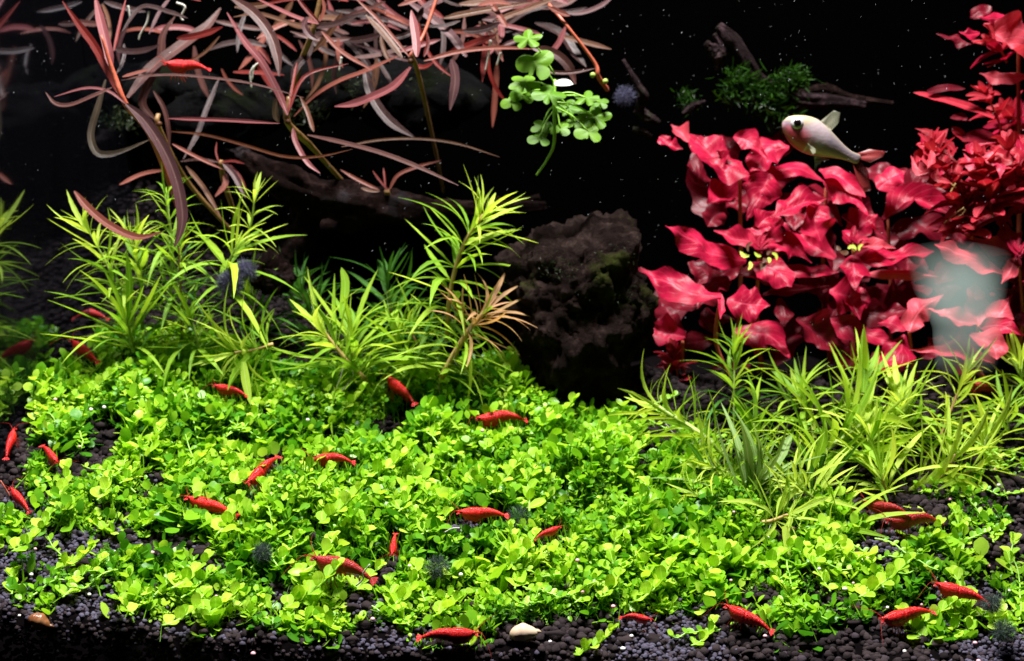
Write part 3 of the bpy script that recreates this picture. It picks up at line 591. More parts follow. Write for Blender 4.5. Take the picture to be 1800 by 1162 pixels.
RB = [([(1312, 459), (1256, 447), (1213, 420), (1170, 396)], 46, 'red'), ([(1268, 521), (1228, 518), (1178, 498), (1139, 478), (1108, 470)], 46, 'red'), ([(1267, 515), (1255, 490), (1235, 475), (1208, 465)], 56, 'red_dark'), ([(1265, 515), (1268, 540), (1266, 562)], 13, 'red'),
      ([(1205, 592), (1165, 583), (1120, 572)], 50, 'red'), ([(1188, 575), (1172, 545), (1152, 512)], 50, 'red_dark'), ([(1278, 528), (1318, 535), (1354, 537)], 58, 'red'), ([(1290, 585), (1335, 585), (1365, 600), (1387, 628)], 66, 'red'),
      ([(1338, 432), (1350, 405), (1362, 372)], 54, 'red'), ([(1333, 428), (1295, 420), (1255, 404)], 30, 'red'), ([(1468, 455), (1430, 432), (1395, 408), (1366, 391)], 44, 'red'), ([(1442, 424), (1432, 390), (1442, 360)], 46, 'red'),
      ([(1500, 422), (1515, 395), (1542, 378)], 52, 'red'), ([(1508, 432), (1543, 433), (1574, 437)], 22, 'red_pale'), ([(1506, 460), (1567, 452), (1642, 442)], 32, 'red'), ([(1518, 482), (1586, 481), (1650, 486)], 17, 'red_pale'),
      ([(1500, 448), (1501, 480), (1503, 510)], 54, 'red'), ([(1320, 462), (1362, 475), (1390, 503)], 46, 'red'), ([(1372, 475), (1430, 478), (1475, 478)], 24, 'red'), ([(1350, 430), (1395, 432), (1427, 462)], 40, 'red'),
      ([(1458, 512), (1495, 522), (1532, 530)], 56, 'red'), ([(1488, 515), (1500, 540), (1512, 562)], 34, 'red'), ([(1340, 520), (1390, 510), (1462, 502)], 20, 'red_dark'), ([(1455, 560), (1508, 583), (1570, 602)], 36, 'red'),
      ([(1598, 582), (1615, 545), (1658, 518)], 46, 'red_pale'), ([(1592, 580), (1567, 568), (1543, 567)], 26, 'red'), ([(1590, 588), (1575, 625), (1530, 642)], 48, 'red'), ([(1555, 612), (1563, 632), (1572, 652)], 40, 'red'),
      ([(1748, 638), (1683, 622), (1598, 614)], 36, 'red_pale'), ([(1552, 386), (1605, 352), (1672, 376)], 34, 'red'), ([(1560, 422), (1605, 397), (1650, 403), (1702, 418)], 42, 'red_dark'), ([(1790, 446), (1740, 432), (1690, 413)], 32, 'red_pale'),
      ([(1762, 480), (1705, 455), (1642, 430)], 34, 'red_pale'), ([(1790, 448), (1778, 470), (1760, 498)], 26, 'red_pale'), ([(1788, 442), (1772, 410), (1753, 382)], 38, 'red_pale'), ([(1720, 572), (1717, 535), (1713, 498)], 42, 'red_pale'),
      ([(1718, 570), (1676, 560), (1630, 543)], 26, 'red_pale'), ([(1745, 578), (1762, 545), (1780, 518)], 46, 'red_pale'), ([(1705, 588), (1745, 610), (1752, 632)], 40, 'red_pale'), ([(1722, 575), (1760, 572), (1800, 590)], 30, 'red'),
      ([(1290, 302), (1255, 272), (1215, 245), (1180, 218)], 46, 'red'), ([(1300, 283), (1275, 298), (1243, 280)], 42, 'red'), ([(1268, 395), (1240, 330), (1215, 262)], 60, 'red_dark'), ([(1290, 240), (1320, 250), (1352, 282)], 36, 'red'),
      ([(1387, 258), (1355, 262), (1335, 280), (1318, 300)], 50, 'red'), ([(1300, 312), (1365, 300), (1405, 297), (1452, 320)], 30, 'red'), ([(1352, 305), (1338, 340), (1313, 388)], 62, 'red'), ([(1243, 360), (1275, 347), (1306, 352)], 42, 'red'),
      ([(1365, 378), (1405, 360), (1452, 350)], 42, 'red'), ([(1450, 318), (1490, 337), (1527, 380)], 48, 'red'), ([(1440, 298), (1478, 312), (1522, 347)], 28, 'red'), ([(1543, 332), (1568, 312), (1592, 300)], 42, 'red'), ([(1332, 400), (1345, 385), (1372, 370)], 40, 'red'),
      ([(1420, 358), (1441, 380), (1452, 402)], 40, 'red'), ([(1562, 362), (1605, 328), (1642, 328)], 48, 'red_dark'), ([(1800, 45), (1758, 32), (1716, 34)], 28, 'red'), ([(1728, 44), (1778, 80), (1806, 112)], 34, 'red_pale'), ([(1806, 136), (1757, 138), (1722, 128)], 22, 'red_pale'),
      ([(1722, 58), (1700, 62), (1685, 57)], 17, 'red'), ([(1708, 78), (1682, 68), (1645, 59)], 12, 'red_dark'), ([(1160, 240), (1175, 255), (1200, 262)], 22, 'red'), ([(1210, 250), (1195, 232), (1182, 222)], 26, 'red_pale'), ([(1740, 30), (1725, 20), (1705, 30)], 24, 'red_dark'),
      ([(1390, 400), (1420, 392), (1452, 412)], 40, 'red_dark'), ([(1400, 470), (1440, 500), (1452, 540)], 60, 'red_dark'), ([(1540, 500), (1580, 520), (1625, 505)], 34, 'red_dark'), ([(1560, 540), (1600, 530), (1630, 520)], 40, 'red_dark'),
      ([(1230, 570), (1260, 560), (1292, 562)], 46, 'red_dark'), ([(1400, 560), (1440, 590), (1475, 625)], 50, 'red_dark'), ([(1300, 480), (1335, 490), (1372, 492)], 40, 'red_dark'), ([(1460, 600), (1500, 640), (1540, 655)], 46, 'red_dark'), ([(1660, 650), (1700, 660), (1740, 672)], 40, 'red_dark'),
      ([(1340, 330), (1290, 350), (1262, 378)], 60, 'red_dark'), ([(1400, 330), (1440, 345), (1480, 395)], 60, 'red_dark'), ([(1480, 380), (1520, 400), (1560, 425)], 50, 'red_dark'), ([(1620, 470), (1660, 500), (1690, 505)], 40, 'red_dark'),
      ([(1150, 655), (1180, 640), (1215, 648)], 34, 'red_dark'), ([(1230, 660), (1205, 690), (1180, 700)], 40, 'red_dark'), ([(1125, 690), (1150, 672), (1180, 690)], 30, 'red_dark'), ([(1250, 650), (1290, 655), (1320, 640)], 40, 'red_dark')]
def rprof(k):
    def f(t):
        w_ = (.16 + 3.0 * t) if t < .28 else 1.0
        pk = (.55, .45, .62)[k]
        if t > pk: w_ *= max(0, 1 - ((t - pk) / (1.0 - pk)) ** (1.1, .8, 1.5)[k])
        return max(.04, w_ * (1 + .20 * math.sin(t * 12 + k * 2)))
    return f
rr_ = random.Random(77)
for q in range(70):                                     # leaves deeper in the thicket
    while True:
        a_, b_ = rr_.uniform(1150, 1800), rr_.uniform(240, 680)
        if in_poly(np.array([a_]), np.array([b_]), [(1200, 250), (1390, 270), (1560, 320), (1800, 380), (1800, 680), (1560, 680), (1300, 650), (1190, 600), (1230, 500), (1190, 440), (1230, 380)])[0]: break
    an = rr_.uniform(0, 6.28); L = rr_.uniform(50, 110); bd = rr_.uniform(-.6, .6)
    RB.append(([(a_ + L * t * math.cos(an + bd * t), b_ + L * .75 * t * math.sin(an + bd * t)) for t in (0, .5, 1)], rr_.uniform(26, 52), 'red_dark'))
for q, (pts, wp, mt) in enumerate(RB):
    r = random.Random(q * 5 + 2); bx, by = pts[0]
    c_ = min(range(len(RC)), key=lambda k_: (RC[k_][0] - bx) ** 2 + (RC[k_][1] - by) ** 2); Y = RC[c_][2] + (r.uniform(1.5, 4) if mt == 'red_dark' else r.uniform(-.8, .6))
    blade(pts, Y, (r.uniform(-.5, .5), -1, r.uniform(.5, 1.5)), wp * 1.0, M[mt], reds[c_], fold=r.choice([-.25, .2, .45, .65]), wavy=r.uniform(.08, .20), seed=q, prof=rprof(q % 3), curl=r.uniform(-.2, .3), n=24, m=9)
for q, (cx, cy, Y) in enumerate(RC):
    r = random.Random(q + 50); gx = cx + r.uniform(-15, 40); g = G(min(gx, 1790), 720, 0); stem([(cx, cy, Y), (cx + r.uniform(-8, 8), (cy + 700) / 2, Y + 1)] + [(gx, 705, Y + 1.5)], [3, 4, 5], M['rstem'], reds[q])
    if q in (0, 1, 5):                                  # tufts of tiny leaves at the growing tip
        for z_ in range(14):
            an = r.uniform(3.4, 6.0); L = r.uniform(14, 34); blade([(cx + r.uniform(-8, 8), cy + r.uniform(-4, 12)), (cx + L * .6 * math.cos(an), cy + L * .6 * math.sin(an)), (cx + L * math.cos(an + .2), cy + L * math.sin(an + .2))], Y - 1.2, (r.uniform(-.6, .6), -1, .6), r.uniform(4, 9), M['red'], reds[q], seed=z_, n=6, m=3, name='tip_leaf')
for q in range(16):                                     # pale dying leaves in the heart of the first plant and a few in the second
    r = random.Random(q + 80); ox, oy = ((1335, 452) if q < 11 else (1488, 440)); an = r.uniform(0, 6.28); L = r.uniform(8, 20); bx, by = ox + r.uniform(-22, 22), oy + r.uniform(-10, 10)
    blade([(bx, by), (bx + L * .5 * math.cos(an), by + L * .5 * math.sin(an)), (bx + L * math.cos(an + .5), by + L * math.sin(an + .5))], 21.5, (r.uniform(-.6, .6), -1, .8), r.uniform(5, 9), M['needle_light' if q % 2 else 'tan'], reds[0 if q < 11 else 1], seed=q, n=6, m=3, name='withered_leaf')

# ------------------------------------------------------------------ template leaves for repeated plants
def tmpl_leaf(seed, wr, bend, serr=.0, n=11, kind='needle'):
    r = random.Random(seed); V = []; Fc = []; UV = []; m = 3
    sw = r.uniform(-.08, .08)
    for i in range(n):
        t = i / (n - 1)
        pf = {'needle': min(1, (t + .03) * 3.2, (1.005 - t) * 2.6) ** .8, 'oval': math.sin(math.pi * min(1, .06 + .92 * t)) ** .55, 'round': max(.08, math.sin(math.pi * min(1, (.03 + .93 * t ** 1.15)))) ** .5}[kind]
        hw = wr * .5 * max(.03, pf) * (1 + (serr if i % 2 else -serr))
        a_ = bend * t; zc = bend * .5 * t * t; yc = t * (1 - abs(bend) * .12 * t); xc = sw * math.sin(t * 3)
        for j in range(m):
            s = j - 1; V.append((xc + hw * s, yc, zc + abs(s) * hw * .35 + (r.uniform(-1, 1) * wr * .03 if s else 0))); UV.append((j / 2, t))
    for i in range(n - 1):
        for j in range(m - 1): a_ = i * m + j; Fc.append((a_, a_ + 1, a_ + m + 1, a_ + m))
    return V, Fc, UV
def tmpl_set(kind, mats, wrs, bends, serr=0, n=11):
    out = {}
    for mk in mats:
        L = []
        for q in range(len(bends)):
            V, Fc, UV = tmpl_leaf(q + 10, wrs[q % len(wrs)], bends[q], serr, n, kind); me = mesh('leaf', V, Fc, uv=UV); me.materials.append(M[mk]); L.append(me)
        out[mk] = L
    return out
NB = [-1.35, -.9, -.5, -.1, .3, -1.1]
NT = tmpl_set('needle', ['needle', 'needle_dark', 'needle_light', 'needle_orange', 'needle_old'], [.078, .064, .092], NB, .07, 13)
OT = tmpl_set('oval', ['red_small', 'red', 'sprig'], [.42, .36], [-.5, -.2, .2], 0, 9)
SPT = tmpl_set('round', ['sprig'], [.80, .70, .9], [-.25, .1, .3, -.05], 0, 9)
def put_leaf(me, o, d, up, L, W, parent, name='leaf'):
    """o cm world point; d direction; up leaf normal; L length cm; W width factor"""
    d = d.normalized(); n_ = up - d * up.dot(d); n_ = n_.normalized() if n_.length > 1e-3 else d.orthogonal().normalized(); b_ = d.cross(n_)
    R = Matrix((b_, d, n_)).transposed().to_4x4()
    ob = bpy.data.objects.new(name, me); COL.objects.link(ob); ob.parent = parent
    ob.matrix_local = Matrix.Translation(Vector(o) * S - parent.location) @ R @ Matrix.Diagonal((L * S * W, L * S, L * S, 1)); return ob
LK = 1.5
def whorl_plant(name, label, cat, group, path, rad, stem_mat, nwh, per, Lpx, sets, mats, seed, tip_el=65, low_el=5, spread=1.0, start=.0, flip=None, wf=1.0, tipbunch=6, shrink=.55, roots=0, back=.0):
    """path: list of (px,py,Y) base to tip"""
    r = random.Random(seed); pts = smooth_pts([P(*p) for p in path], 40); t = thing(name, label, cat, pts[0] / 1.0, group); Y = path[-1][2]; L0 = Lpx * pix(Y) * LK
    V, Fc = tube([p for p in pts[::3]] + [pts[-1]], [rad * pix(Y) * .75, rad * pix(Y) * .5], 6, 24); part('stem', V, Fc, M[stem_mat], t)
    cnt = 0
    for k_ in range(nwh):
        f = start + (1 - start) * (k_ + .5) / nwh; i_ = min(39, int(f * 39)); p = pts[i_]; T = (pts[min(i_ + 1, 39)] - pts[max(i_ - 1, 0)]).normalized()
        a_ = T.orthogonal().normalized(); b_ = T.cross(a_); ph = r.uniform(0, 6.28); npl = per + (1 if r.random() < .6 else 0); ft = f ** 1.6
        for q in range(npl):
            th = ph + 2 * math.pi * q / npl + r.uniform(-.3, .3); el = math.radians(low_el + (tip_el - low_el) * ft + r.gauss(0, 12)); out = a_ * math.cos(th) + b_ * math.sin(th)
            if out.y > .3 and r.random() < back: continue
            d = out * math.cos(el) + T * math.sin(el); d.z += .12; L = L0 * (shrink + (1 - shrink) * math.sin(math.pi * min(1, .25 + f * .6))) * r.uniform(.75, 1.15)
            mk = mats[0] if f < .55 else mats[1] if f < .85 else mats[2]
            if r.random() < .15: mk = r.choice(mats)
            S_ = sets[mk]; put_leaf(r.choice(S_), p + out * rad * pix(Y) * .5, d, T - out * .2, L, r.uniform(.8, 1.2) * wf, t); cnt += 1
    p = pts[-1]; T = (pts[-1] - pts[-3]).normalized(); a_ = T.orthogonal().normalized(); b_ = T.cross(a_)
    for q in range(tipbunch):
        th = q * 2.4; out = a_ * math.cos(th) + b_ * math.sin(th); el = math.radians(r.uniform(45, 85)); d = out * math.cos(el) + T * math.sin(el)
        put_leaf(r.choice(sets[mats[2]]), p, d, T - out, L0 * r.uniform(.3, .7), r.uniform(.9, 1.2) * wf, t, 'tip_leaf')
    for q in range(roots):
        i_ = r.randint(4, 30); p = pts[i_]; L = r.uniform(1, 2.4); pp = [p, p + Vector((r.uniform(-.4, .4), -.2, -L * .4)), p + Vector((r.uniform(-.8, .8), -.3, -L))]
        V, Fc = tube(pp, [.03, .02], 4, 8); part('root', V, Fc, M['root'], t)
    return t
g_, d_, l_, o_, w_ = 'needle', 'needle_dark', 'needle_light', 'needle_orange', 'needle_old'
NP = [  # label, path base->tip, rad, stem, whorls, per, Lpx, mats, kwargs
 ('yellowish needle leaved plant nearest the left glass, below the pink leaf tip', [(205, 520, 20), (190, 470, 20), (150, 395, 20)], 3, 'gstem', 6, 6, 66, (g_, l_, l_), {}),
 ('needle leaved plant with a curled top just left of the hanging mauve leaf', [(300, 520, 21), (302, 430, 21), (292, 350, 21)], 4, 'gstem', 7, 5, 62, (g_, g_, g_), {}),
 ('wide needle leaved rosette at the left end above the carpet edge', [(235, 620, 19), (228, 590, 19), (222, 560, 19)], 5, 'gstem', 3, 9, 105, (g_, g_, l_), dict(tip_el=70, low_el=15)),
 ('upright needle leaved plant behind the left rosette', [(250, 580, 21), (248, 500, 21), (235, 430, 21)], 4, 'gstem', 7, 6, 76, (g_, g_, l_), {}),
 ('thin stemmed needle leaved plant under the tip of the mauve leaf', [(320, 600, 20), (318, 520, 20), (315, 435, 20)], 3, 'bstem', 8, 6, 58, (d_, g_, g_), {}),
 ('needle leaved plant with a pale yellow top below the bark log', [(430, 430, 21), (442, 390, 21), (448, 345, 21)], 3, 'gstem', 4, 4, 48, (l_, l_, l_), {}),
 ('big green star of needle leaves just above the grey fluff', [(385, 520, 20), (400, 470, 20), (413, 437, 20)], 4, 'gstem', 3, 6, 98, (g_, g_, l_), dict(tip_el=55)),
 ('needle leaved star with one leaf hanging down beside the resting shrimp', [(480, 605, 18), (445, 615, 18), (412, 620, 17.5)], 5, 'nstem', 4, 7, 88, (g_, l_, l_), dict(tip_el=60, low_el=15)),
 ('bright serrated needle leaved plant left of centre, brown stem leaning left', [(640, 665, 18), (605, 628, 18), (568, 582, 18)], 6, 'nstem', 5, 6, 100, (g_, g_, l_), dict(tip_el=60, roots=2)),
 ('needle leaved plant spreading long leaves right toward the tall stem', [(645, 672, 19.5), (622, 640, 19.5), (618, 590, 19.5)], 5, 'nstem', 5, 7, 112, (g_, g_, g_), dict(tip_el=55)),
 ('tallest needle leaved stem leaning right in front of the log', [(785, 600, 20), (792, 510, 20), (815, 430, 20), (850, 378, 20)], 6, 'nstem', 11, 6, 86, (g_, g_, l_), dict(tip_el=55, low_el=-5, roots=3)),
 ('orange topped needle leaved stem left of the lava rock', [(775, 665, 18), (800, 620, 18), (828, 575, 18), (855, 545, 18)], 8, 'nstem', 9, 6, 78, (g_, o_, o_), dict(tip_el=45, low_el=0, roots=3)),
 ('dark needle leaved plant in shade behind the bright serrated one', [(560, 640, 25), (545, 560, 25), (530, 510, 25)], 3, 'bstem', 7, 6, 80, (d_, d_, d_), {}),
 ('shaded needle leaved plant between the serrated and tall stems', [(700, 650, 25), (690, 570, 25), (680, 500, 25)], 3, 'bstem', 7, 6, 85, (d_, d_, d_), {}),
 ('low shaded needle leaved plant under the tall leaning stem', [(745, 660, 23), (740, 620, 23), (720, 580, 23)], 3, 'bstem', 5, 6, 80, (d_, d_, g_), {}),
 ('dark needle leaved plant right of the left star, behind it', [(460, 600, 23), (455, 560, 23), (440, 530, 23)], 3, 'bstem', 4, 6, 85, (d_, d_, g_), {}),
 ('arching needle leaved stem with white roots at the left of the right hand group', [(1330, 860, 12), (1265, 790, 13), (1205, 745, 14), (1150, 712, 15)], 9, 'gstem', 11, 5, 80, (g_, g_, l_), dict(tip_el=50, low_el=15, roots=7)),
 ('thin upright needle leaved stem in front of the lowest red leaves', [(1290, 800, 17), (1290, 700, 18), (1292, 610, 19)], 3, 'gstem', 11, 6, 62, (d_, g_, g_), {}),
 ('large bright needle leaved plant in the middle of the right hand group', [(1400, 850, 14), (1455, 790, 15), (1512, 748, 16)], 7, 'gstem', 7, 8, 122, (g_, g_, l_), dict(tip_el=55, low_el=10)),
 ('tall needle leaved plant whose single long leaf rises before the red thicket', [(1500, 830, 18), (1508, 740, 18), (1515, 670, 18)], 5, 'gstem', 5, 6, 95, (g_, g_, g_), dict(tip_el=75)),
 ('yellow olive needle leaved plant with a pale leaning stem at right', [(1530, 880, 13), (1585, 870, 13), (1645, 845, 13), (1680, 800, 13)], 8, 'nstem', 7, 6, 100, (l_, l_, l_), dict(tip_el=50, low_el=15)),
 ('yellow needle leaved star above the two dark red shrimps', [(1570, 900, 12), (1556, 862, 12), (1550, 835, 12)], 5, 'nstem', 3, 7, 100, (l_, l_, g_), dict(tip_el=65, low_el=10)),
 ('pale topped needle leaved stem below the hazy reflection', [(1640, 800, 16), (1672, 720, 17), (1700, 648, 18)], 4, 'bstem', 8, 5, 66, (g_, l_, l_), dict(low_el=10)),
 ('wide green needle leaved star cut by the right edge', [(1775, 800, 17), (1772, 750, 17), (1770, 722, 17)], 4, 'gstem', 4, 7, 88, (g_, g_, g_), dict(tip_el=35, low_el=10)),
 ('needle leaved plant at the right edge above the wide star', [(1810, 720, 20), (1800, 680, 20), (1790, 640, 20)], 4, 'gstem', 5, 6, 80, (g_, g_, l_), {}),
 ('light needle leaved star lying on the carpet with a white root, right of centre', [(1330, 918, 8.5), (1355, 916, 8.3), (1385, 905, 8)], 6, 'nstem', 4, 6, 82, (g_, l_, l_), dict(tip_el=50, roots=2)),
 ('small needle leaved shoot on the carpet under the arching stem', [(1285, 900, 10), (1255, 885, 10), (1222, 868, 10)], 6, 'gstem', 4, 5, 56, (g_, g_, l_), {}),
 ('upright old brownish needle leaved plant with faded tips', [(1325, 920, 10.5), (1318, 885, 10.5), (1328, 855, 10.5)], 4, 'gstem', 3, 7, 118, (w_, w_, w_), dict(tip_el=80, low_el=55)),
 ('low needle leaved star between the light star and the dark red shrimps', [(1500, 935, 9), (1478, 928, 9), (1458, 918, 9)], 6, 'gstem', 4, 6, 82, (g_, g_, l_), dict(tip_el=50)),
 ('needle leaved plant left behind the large bright one', [(1430, 830, 19), (1425, 760, 19), (1405, 695, 19)], 4, 'gstem', 7, 7, 84, (g_, g_, g_), {}),
 ('mid green needle leaved plant right of the arching stem', [(1350, 840, 15), (1335, 790, 15.5), (1325, 745, 16)], 4, 'gstem', 6, 6, 78, (d_, g_, g_), {}),
 ('needle leaved plant filling the gap right of the large bright one', [(1600, 830, 17), (1598, 760, 17), (1585, 715, 17)], 4, 'gstem', 6, 7, 92, (g_, g_, l_), {}),
 ('needle leaved plant low at the right edge behind bare gravel', [(1745, 850, 14), (1730, 800, 14.5), (1735, 765, 15)], 4, 'gstem', 5, 6, 84, (g_, l_, l_), {}),
 ('drooping needle leaved plant between the arching stem and the old brown one', [(1260, 880, 12), (1245, 835, 12.5), (1235, 800, 13)], 4, 'gstem', 5, 6, 70, (d_, g_, g_), {}),
 ('pale needle leaved stem leaning left over the carpet edge, below the arching stem', [(1330, 850, 12), (1290, 835, 12), (1255, 822, 11.5)], 4, 'gstem', 5, 5, 70, (g_, l_, l_), {}),
 ('lime needle leaved shoot sprawling forward right of the old brown plant', [(1440, 880, 10.5), (1420, 868, 10.2), (1398, 850, 10)], 4, 'gstem', 4, 6, 80, (l_, l_, l_), {}),
 ('lime needle leaved stem leaning right above the bare gravel at right', [(1650, 850, 13), (1690, 835, 13), (1730, 815, 13)], 4, 'nstem', 5, 5, 78, (g_, l_, l_), {}),
 ('fine lime needle leaved plant between the large bright one and the yellow star', [(1530, 850, 14), (1525, 800, 14.5), (1530, 765, 14.5)], 4, 'gstem', 6, 7, 84, (g_, l_, l_), {}),
 ('low green needle leaved plant at the left behind the carpet shrimp', [(350, 620, 19), (345, 590, 19), (335, 560, 19)], 4, 'gstem', 4, 7, 74, (g_, g_, g_), {}),
 ('low green needle leaved plant filling the shade left of the orange topped stem', [(720, 670, 20), (715, 635, 20), (700, 600, 20)], 4, 'gstem', 4, 7, 76, (g_, g_, g_), {}),
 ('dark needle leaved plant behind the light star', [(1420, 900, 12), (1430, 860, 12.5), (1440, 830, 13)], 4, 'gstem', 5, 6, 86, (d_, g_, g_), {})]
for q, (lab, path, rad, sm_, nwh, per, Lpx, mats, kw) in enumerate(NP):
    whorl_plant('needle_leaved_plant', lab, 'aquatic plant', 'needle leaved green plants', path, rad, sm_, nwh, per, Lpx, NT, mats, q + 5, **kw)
# single standout leaves of those plants, traced
for t_, pts, wp, mt, Y in ((8, [(600, 560), (607, 500), (600, 470)], 15, g_, 18), (7, [(428, 636), (432, 670), (441, 712)], 15, l_, 16.5), (19, [(1517, 690), (1519, 640), (1517, 578)], 17, g_, 17), (21, [(1548, 890), (1549, 930), (1547, 965)], 8, w_, 11), (25, [(1378, 925), (1385, 960), (1386, 998)], 16, l_, 7)):
    ob = [o for o in bpy.data.objects if o.get('label') == NP[t_][0]][0]; blade(pts, Y, (.2, -1, .5), wp, M[mt], ob, seed=t_, n=10, m=3)

# ---- small leaved red plants, right edge
SR = [('small leaved red plant with a crinkled tuft left of the right edge thicket', [(1700, 400, 24), (1672, 330, 24), (1640, 262, 24)], 5, 5, 40), ('small leaved red plant with yellowing heart beside the tall tuft', [(1745, 380, 23), (1735, 330, 23), (1725, 285, 23)], 5, 6, 42),
      ('small leaved red plant crowding the right edge', [(1800, 370, 24), (1790, 320, 24), (1778, 270, 24)], 5, 6, 44), ('thin small leaved red stem rising toward the upper right', [(1770, 260, 26), (1752, 205, 26), (1735, 168, 26)], 3, 3, 34),
      ('small leaved shoot with dangling pale roots under the right edge thicket', [(1710, 420, 24), (1700, 380, 24), (1697, 355, 24)], 3, 5, 44), ('dim small leaved red plant behind the right edge thicket', [(1800, 230, 29), (1790, 215, 29), (1775, 200, 29)], 3, 4, 40),
      ('dark small leaved red plant low at the right edge behind the hazy reflection', [(1790, 560, 27), (1785, 510, 27), (1790, 470, 27)], 4, 6, 48), ('dim red plant high under the top right corner leaves', [(1770, 110, 30), (1760, 90, 30), (1745, 75, 30)], 3, 4, 34),
      ('tiny dark red shoot low beside the lava rock foot', [(1195, 690, 24), (1190, 655, 24), (1185, 625, 24)], 4, 4, 34)]
for q, (lab, path, nwh, per, Lpx) in enumerate(SR):
    whorl_plant('small_leaved_red_plant', lab, 'aquatic plant', 'small leaved red plants', path, 3, 'rstem', nwh, per, Lpx, OT, ('red_small', 'red_small', 'red_small') if q not in (5, 6, 7) else ('red', 'red_small', 'red_small'), q + 70, tip_el=50, low_el=0, tipbunch=8)
LV_ = [((1640, 262), 24, 11), ((1660, 300), 24, 8), ((1725, 290), 23, 12), ((1778, 275), 23, 12), ((1750, 320), 23.5, 12), ((1700, 345), 24, 8), ((1790, 340), 24, 9), ((1755, 375), 24.5, 8), ((1690, 395), 24.5, 7)]
for q, ((cx, cy), Y, cnt) in enumerate(LV_):
    ow = [o for o in bpy.data.objects if o.get('label') == SR[(0, 0, 1, 2, 1, 4, 2, 2, 4)[q]][0]][0]
    for z_ in range(cnt):
        r = random.Random(q * 40 + z_); an = r.uniform(0, 6.28); L = r.uniform(26, 58); bx, by = cx + r.uniform(-14, 14), cy + r.uniform(-10, 10); bd = r.uniform(-.9, .9)
        blade([(bx, by), (bx + L * .5 * math.cos(an), by + L * .4 * math.sin(an)), (bx + L * math.cos(an + bd), by + L * .75 * math.sin(an + bd))], Y + r.uniform(-.8, 1.5), (r.uniform(-.6, .6), -1, r.uniform(.4, 1.5)), r.uniform(10, 22), M[r.choice(['red_small', 'red_small', 'red', 'red_pale'])], ow, fold=r.uniform(-.2, .5), seed=z_ + q, n=10, m=5, wavy=r.uniform(.08, .2), prof=rprof(z_ % 3))
sp = [o for o in bpy.data.objects if o.get('label') == SR[3][0]][0]
for pts, wp, mt in (([(1748, 207), (1703, 188), (1640, 170), (1606, 162)], 12, 'red_small'), ([(1630, 162), (1660, 155), (1697, 156)], 13, 'red_dark'), ([(1735, 172), (1715, 166), (1697, 168)], 9, 'red_small'), ([(1735, 172), (1748, 164), (1760, 166)], 8, 'red_small'), ([(1700, 210), (1690, 205), (1670, 207)], 12, 'red_dark'), ([(1700, 250), (1685, 235), (1672, 224)], 15, 'red_small'), ([(1690, 245), (1730, 240), (1755, 250)], 22, 'red_dark')):
    blade(pts, 25, (.2, -1, .7), wp, M[mt], sp, seed=int(wp), n=10, m=5, wavy=.06)
rt_ = [o for o in bpy.data.objects if o.get('label') == SR[4][0]][0]
for pts in ([(1695, 365), (1680, 375), (1660, 392)], [(1680, 330), (1670, 322), (1660, 318)], [(1680, 322), (1670, 340), (1668, 350)], [(1697, 368), (1690, 378), (1672, 384)]): stem([(a_, b_, 23) for a_, b_ in pts], [1.4, 1], M['nstem'], rt_, 'root', 4)

# ---- lobed floating plant
cl = thing('lobed_leaf_plant', 'bright green lobed leaf plant hanging in the dark water left of the silver fish', 'aquatic plant', P(970, 180, 21))
def lobed(cx, cy, w_, seed, Y):
    r = random.Random(seed); c0 = P(cx, cy, Y); nrm = Vector((r.uniform(-.4, .4), -1, r.uniform(.6, 1.5))).normalized(); a_ = nrm.cross(Vector((0, 0, 1))).normalized(); b_ = a_.cross(nrm)
    rot = r.uniform(-.6, .6); nl = r.choice([3, 4, 5]); R = w_ * .42 * pix(Y); V = [c0]; Fc = []; UV = [(.5, 0)]; n = 40; rings = 4
    for k_ in range(1, rings + 1):
        for q in range(n):
            th = 2 * math.pi * q / n; lob = .5 + .5 * abs(math.cos(nl * .5 * (th + rot))) ** .8; slit = 1 - .75 * math.exp(-((th - 4.7) / .16) ** 2); rr = R * lob * slit * k_ / rings
            V.append(c0 + a_ * (math.cos(th) * rr * 1.1) + b_ * (math.sin(th) * rr) + nrm * (-.10 * R * (k_ / rings) ** 2 + .06 * R * math.sin(nl * th) * k_ / rings)); UV.append((.5 + (abs(math.sin(nl * .5 * (th + rot))) * .5), k_ / rings))
    for q in range(n): Fc.append((0, 1 + q, 1 + (q + 1) % n))
    for k_ in range(rings - 1):
        for q in range(n): a = 1 + k_ * n; q2 = (q + 1) % n; Fc.append((a + q, a + n + q, a + n + q2, a + q2))
    return part('leaf', V, Fc, M['clover'], cl, uv=UV), c0
LV = [(928, 68, 56), (942, 112, 78), (922, 146, 62), (965, 166, 66), (900, 180, 44), (1030, 172, 50), (1045, 205, 66), (1035, 232, 56), (952, 222, 44), (948, 243, 46), (985, 226, 44), (1010, 215, 46), (918, 165, 50), (1000, 190, 50), (1055, 180, 36)]
for q, (a_, b_, w_) in enumerate(LV):
    Y = 21 + [0, 0, .5, -.6, 1, .5, .8, .2, 0, -.5, .3, 1, 1.2, 1.4, 1][q]; ob, c0 = lobed(a_, b_, w_, q + 3, Y); h = P(975, 165 + (b_ - 165) * .35, 21.6)
    V, Fc = tube([h, (h + c0) / 2 + Vector((0, .2, .2)), c0 + Vector((0, .03, 0))], [.05, .04], 5, 8); part('petiole', V, Fc, M['cstem'], cl)
stem([(975, 140, 21.5), (974, 185, 21), (974, 250, 21), (962, 280, 21), (943, 308, 21)], [3, 3, 2.5, 2], M['cstem'], cl)
blade([(975, 148), (992, 146), (1008, 148)], 20, (0, -1, 1.2), 12, M['root'], cl, name='pale_leaf', n=6)
blade([(1140, 150), (1144, 149), (1150, 150)], 20, (0, -1, 1.2), 3, M['root'], cl, name='pale_leaf', n=6) if False else None

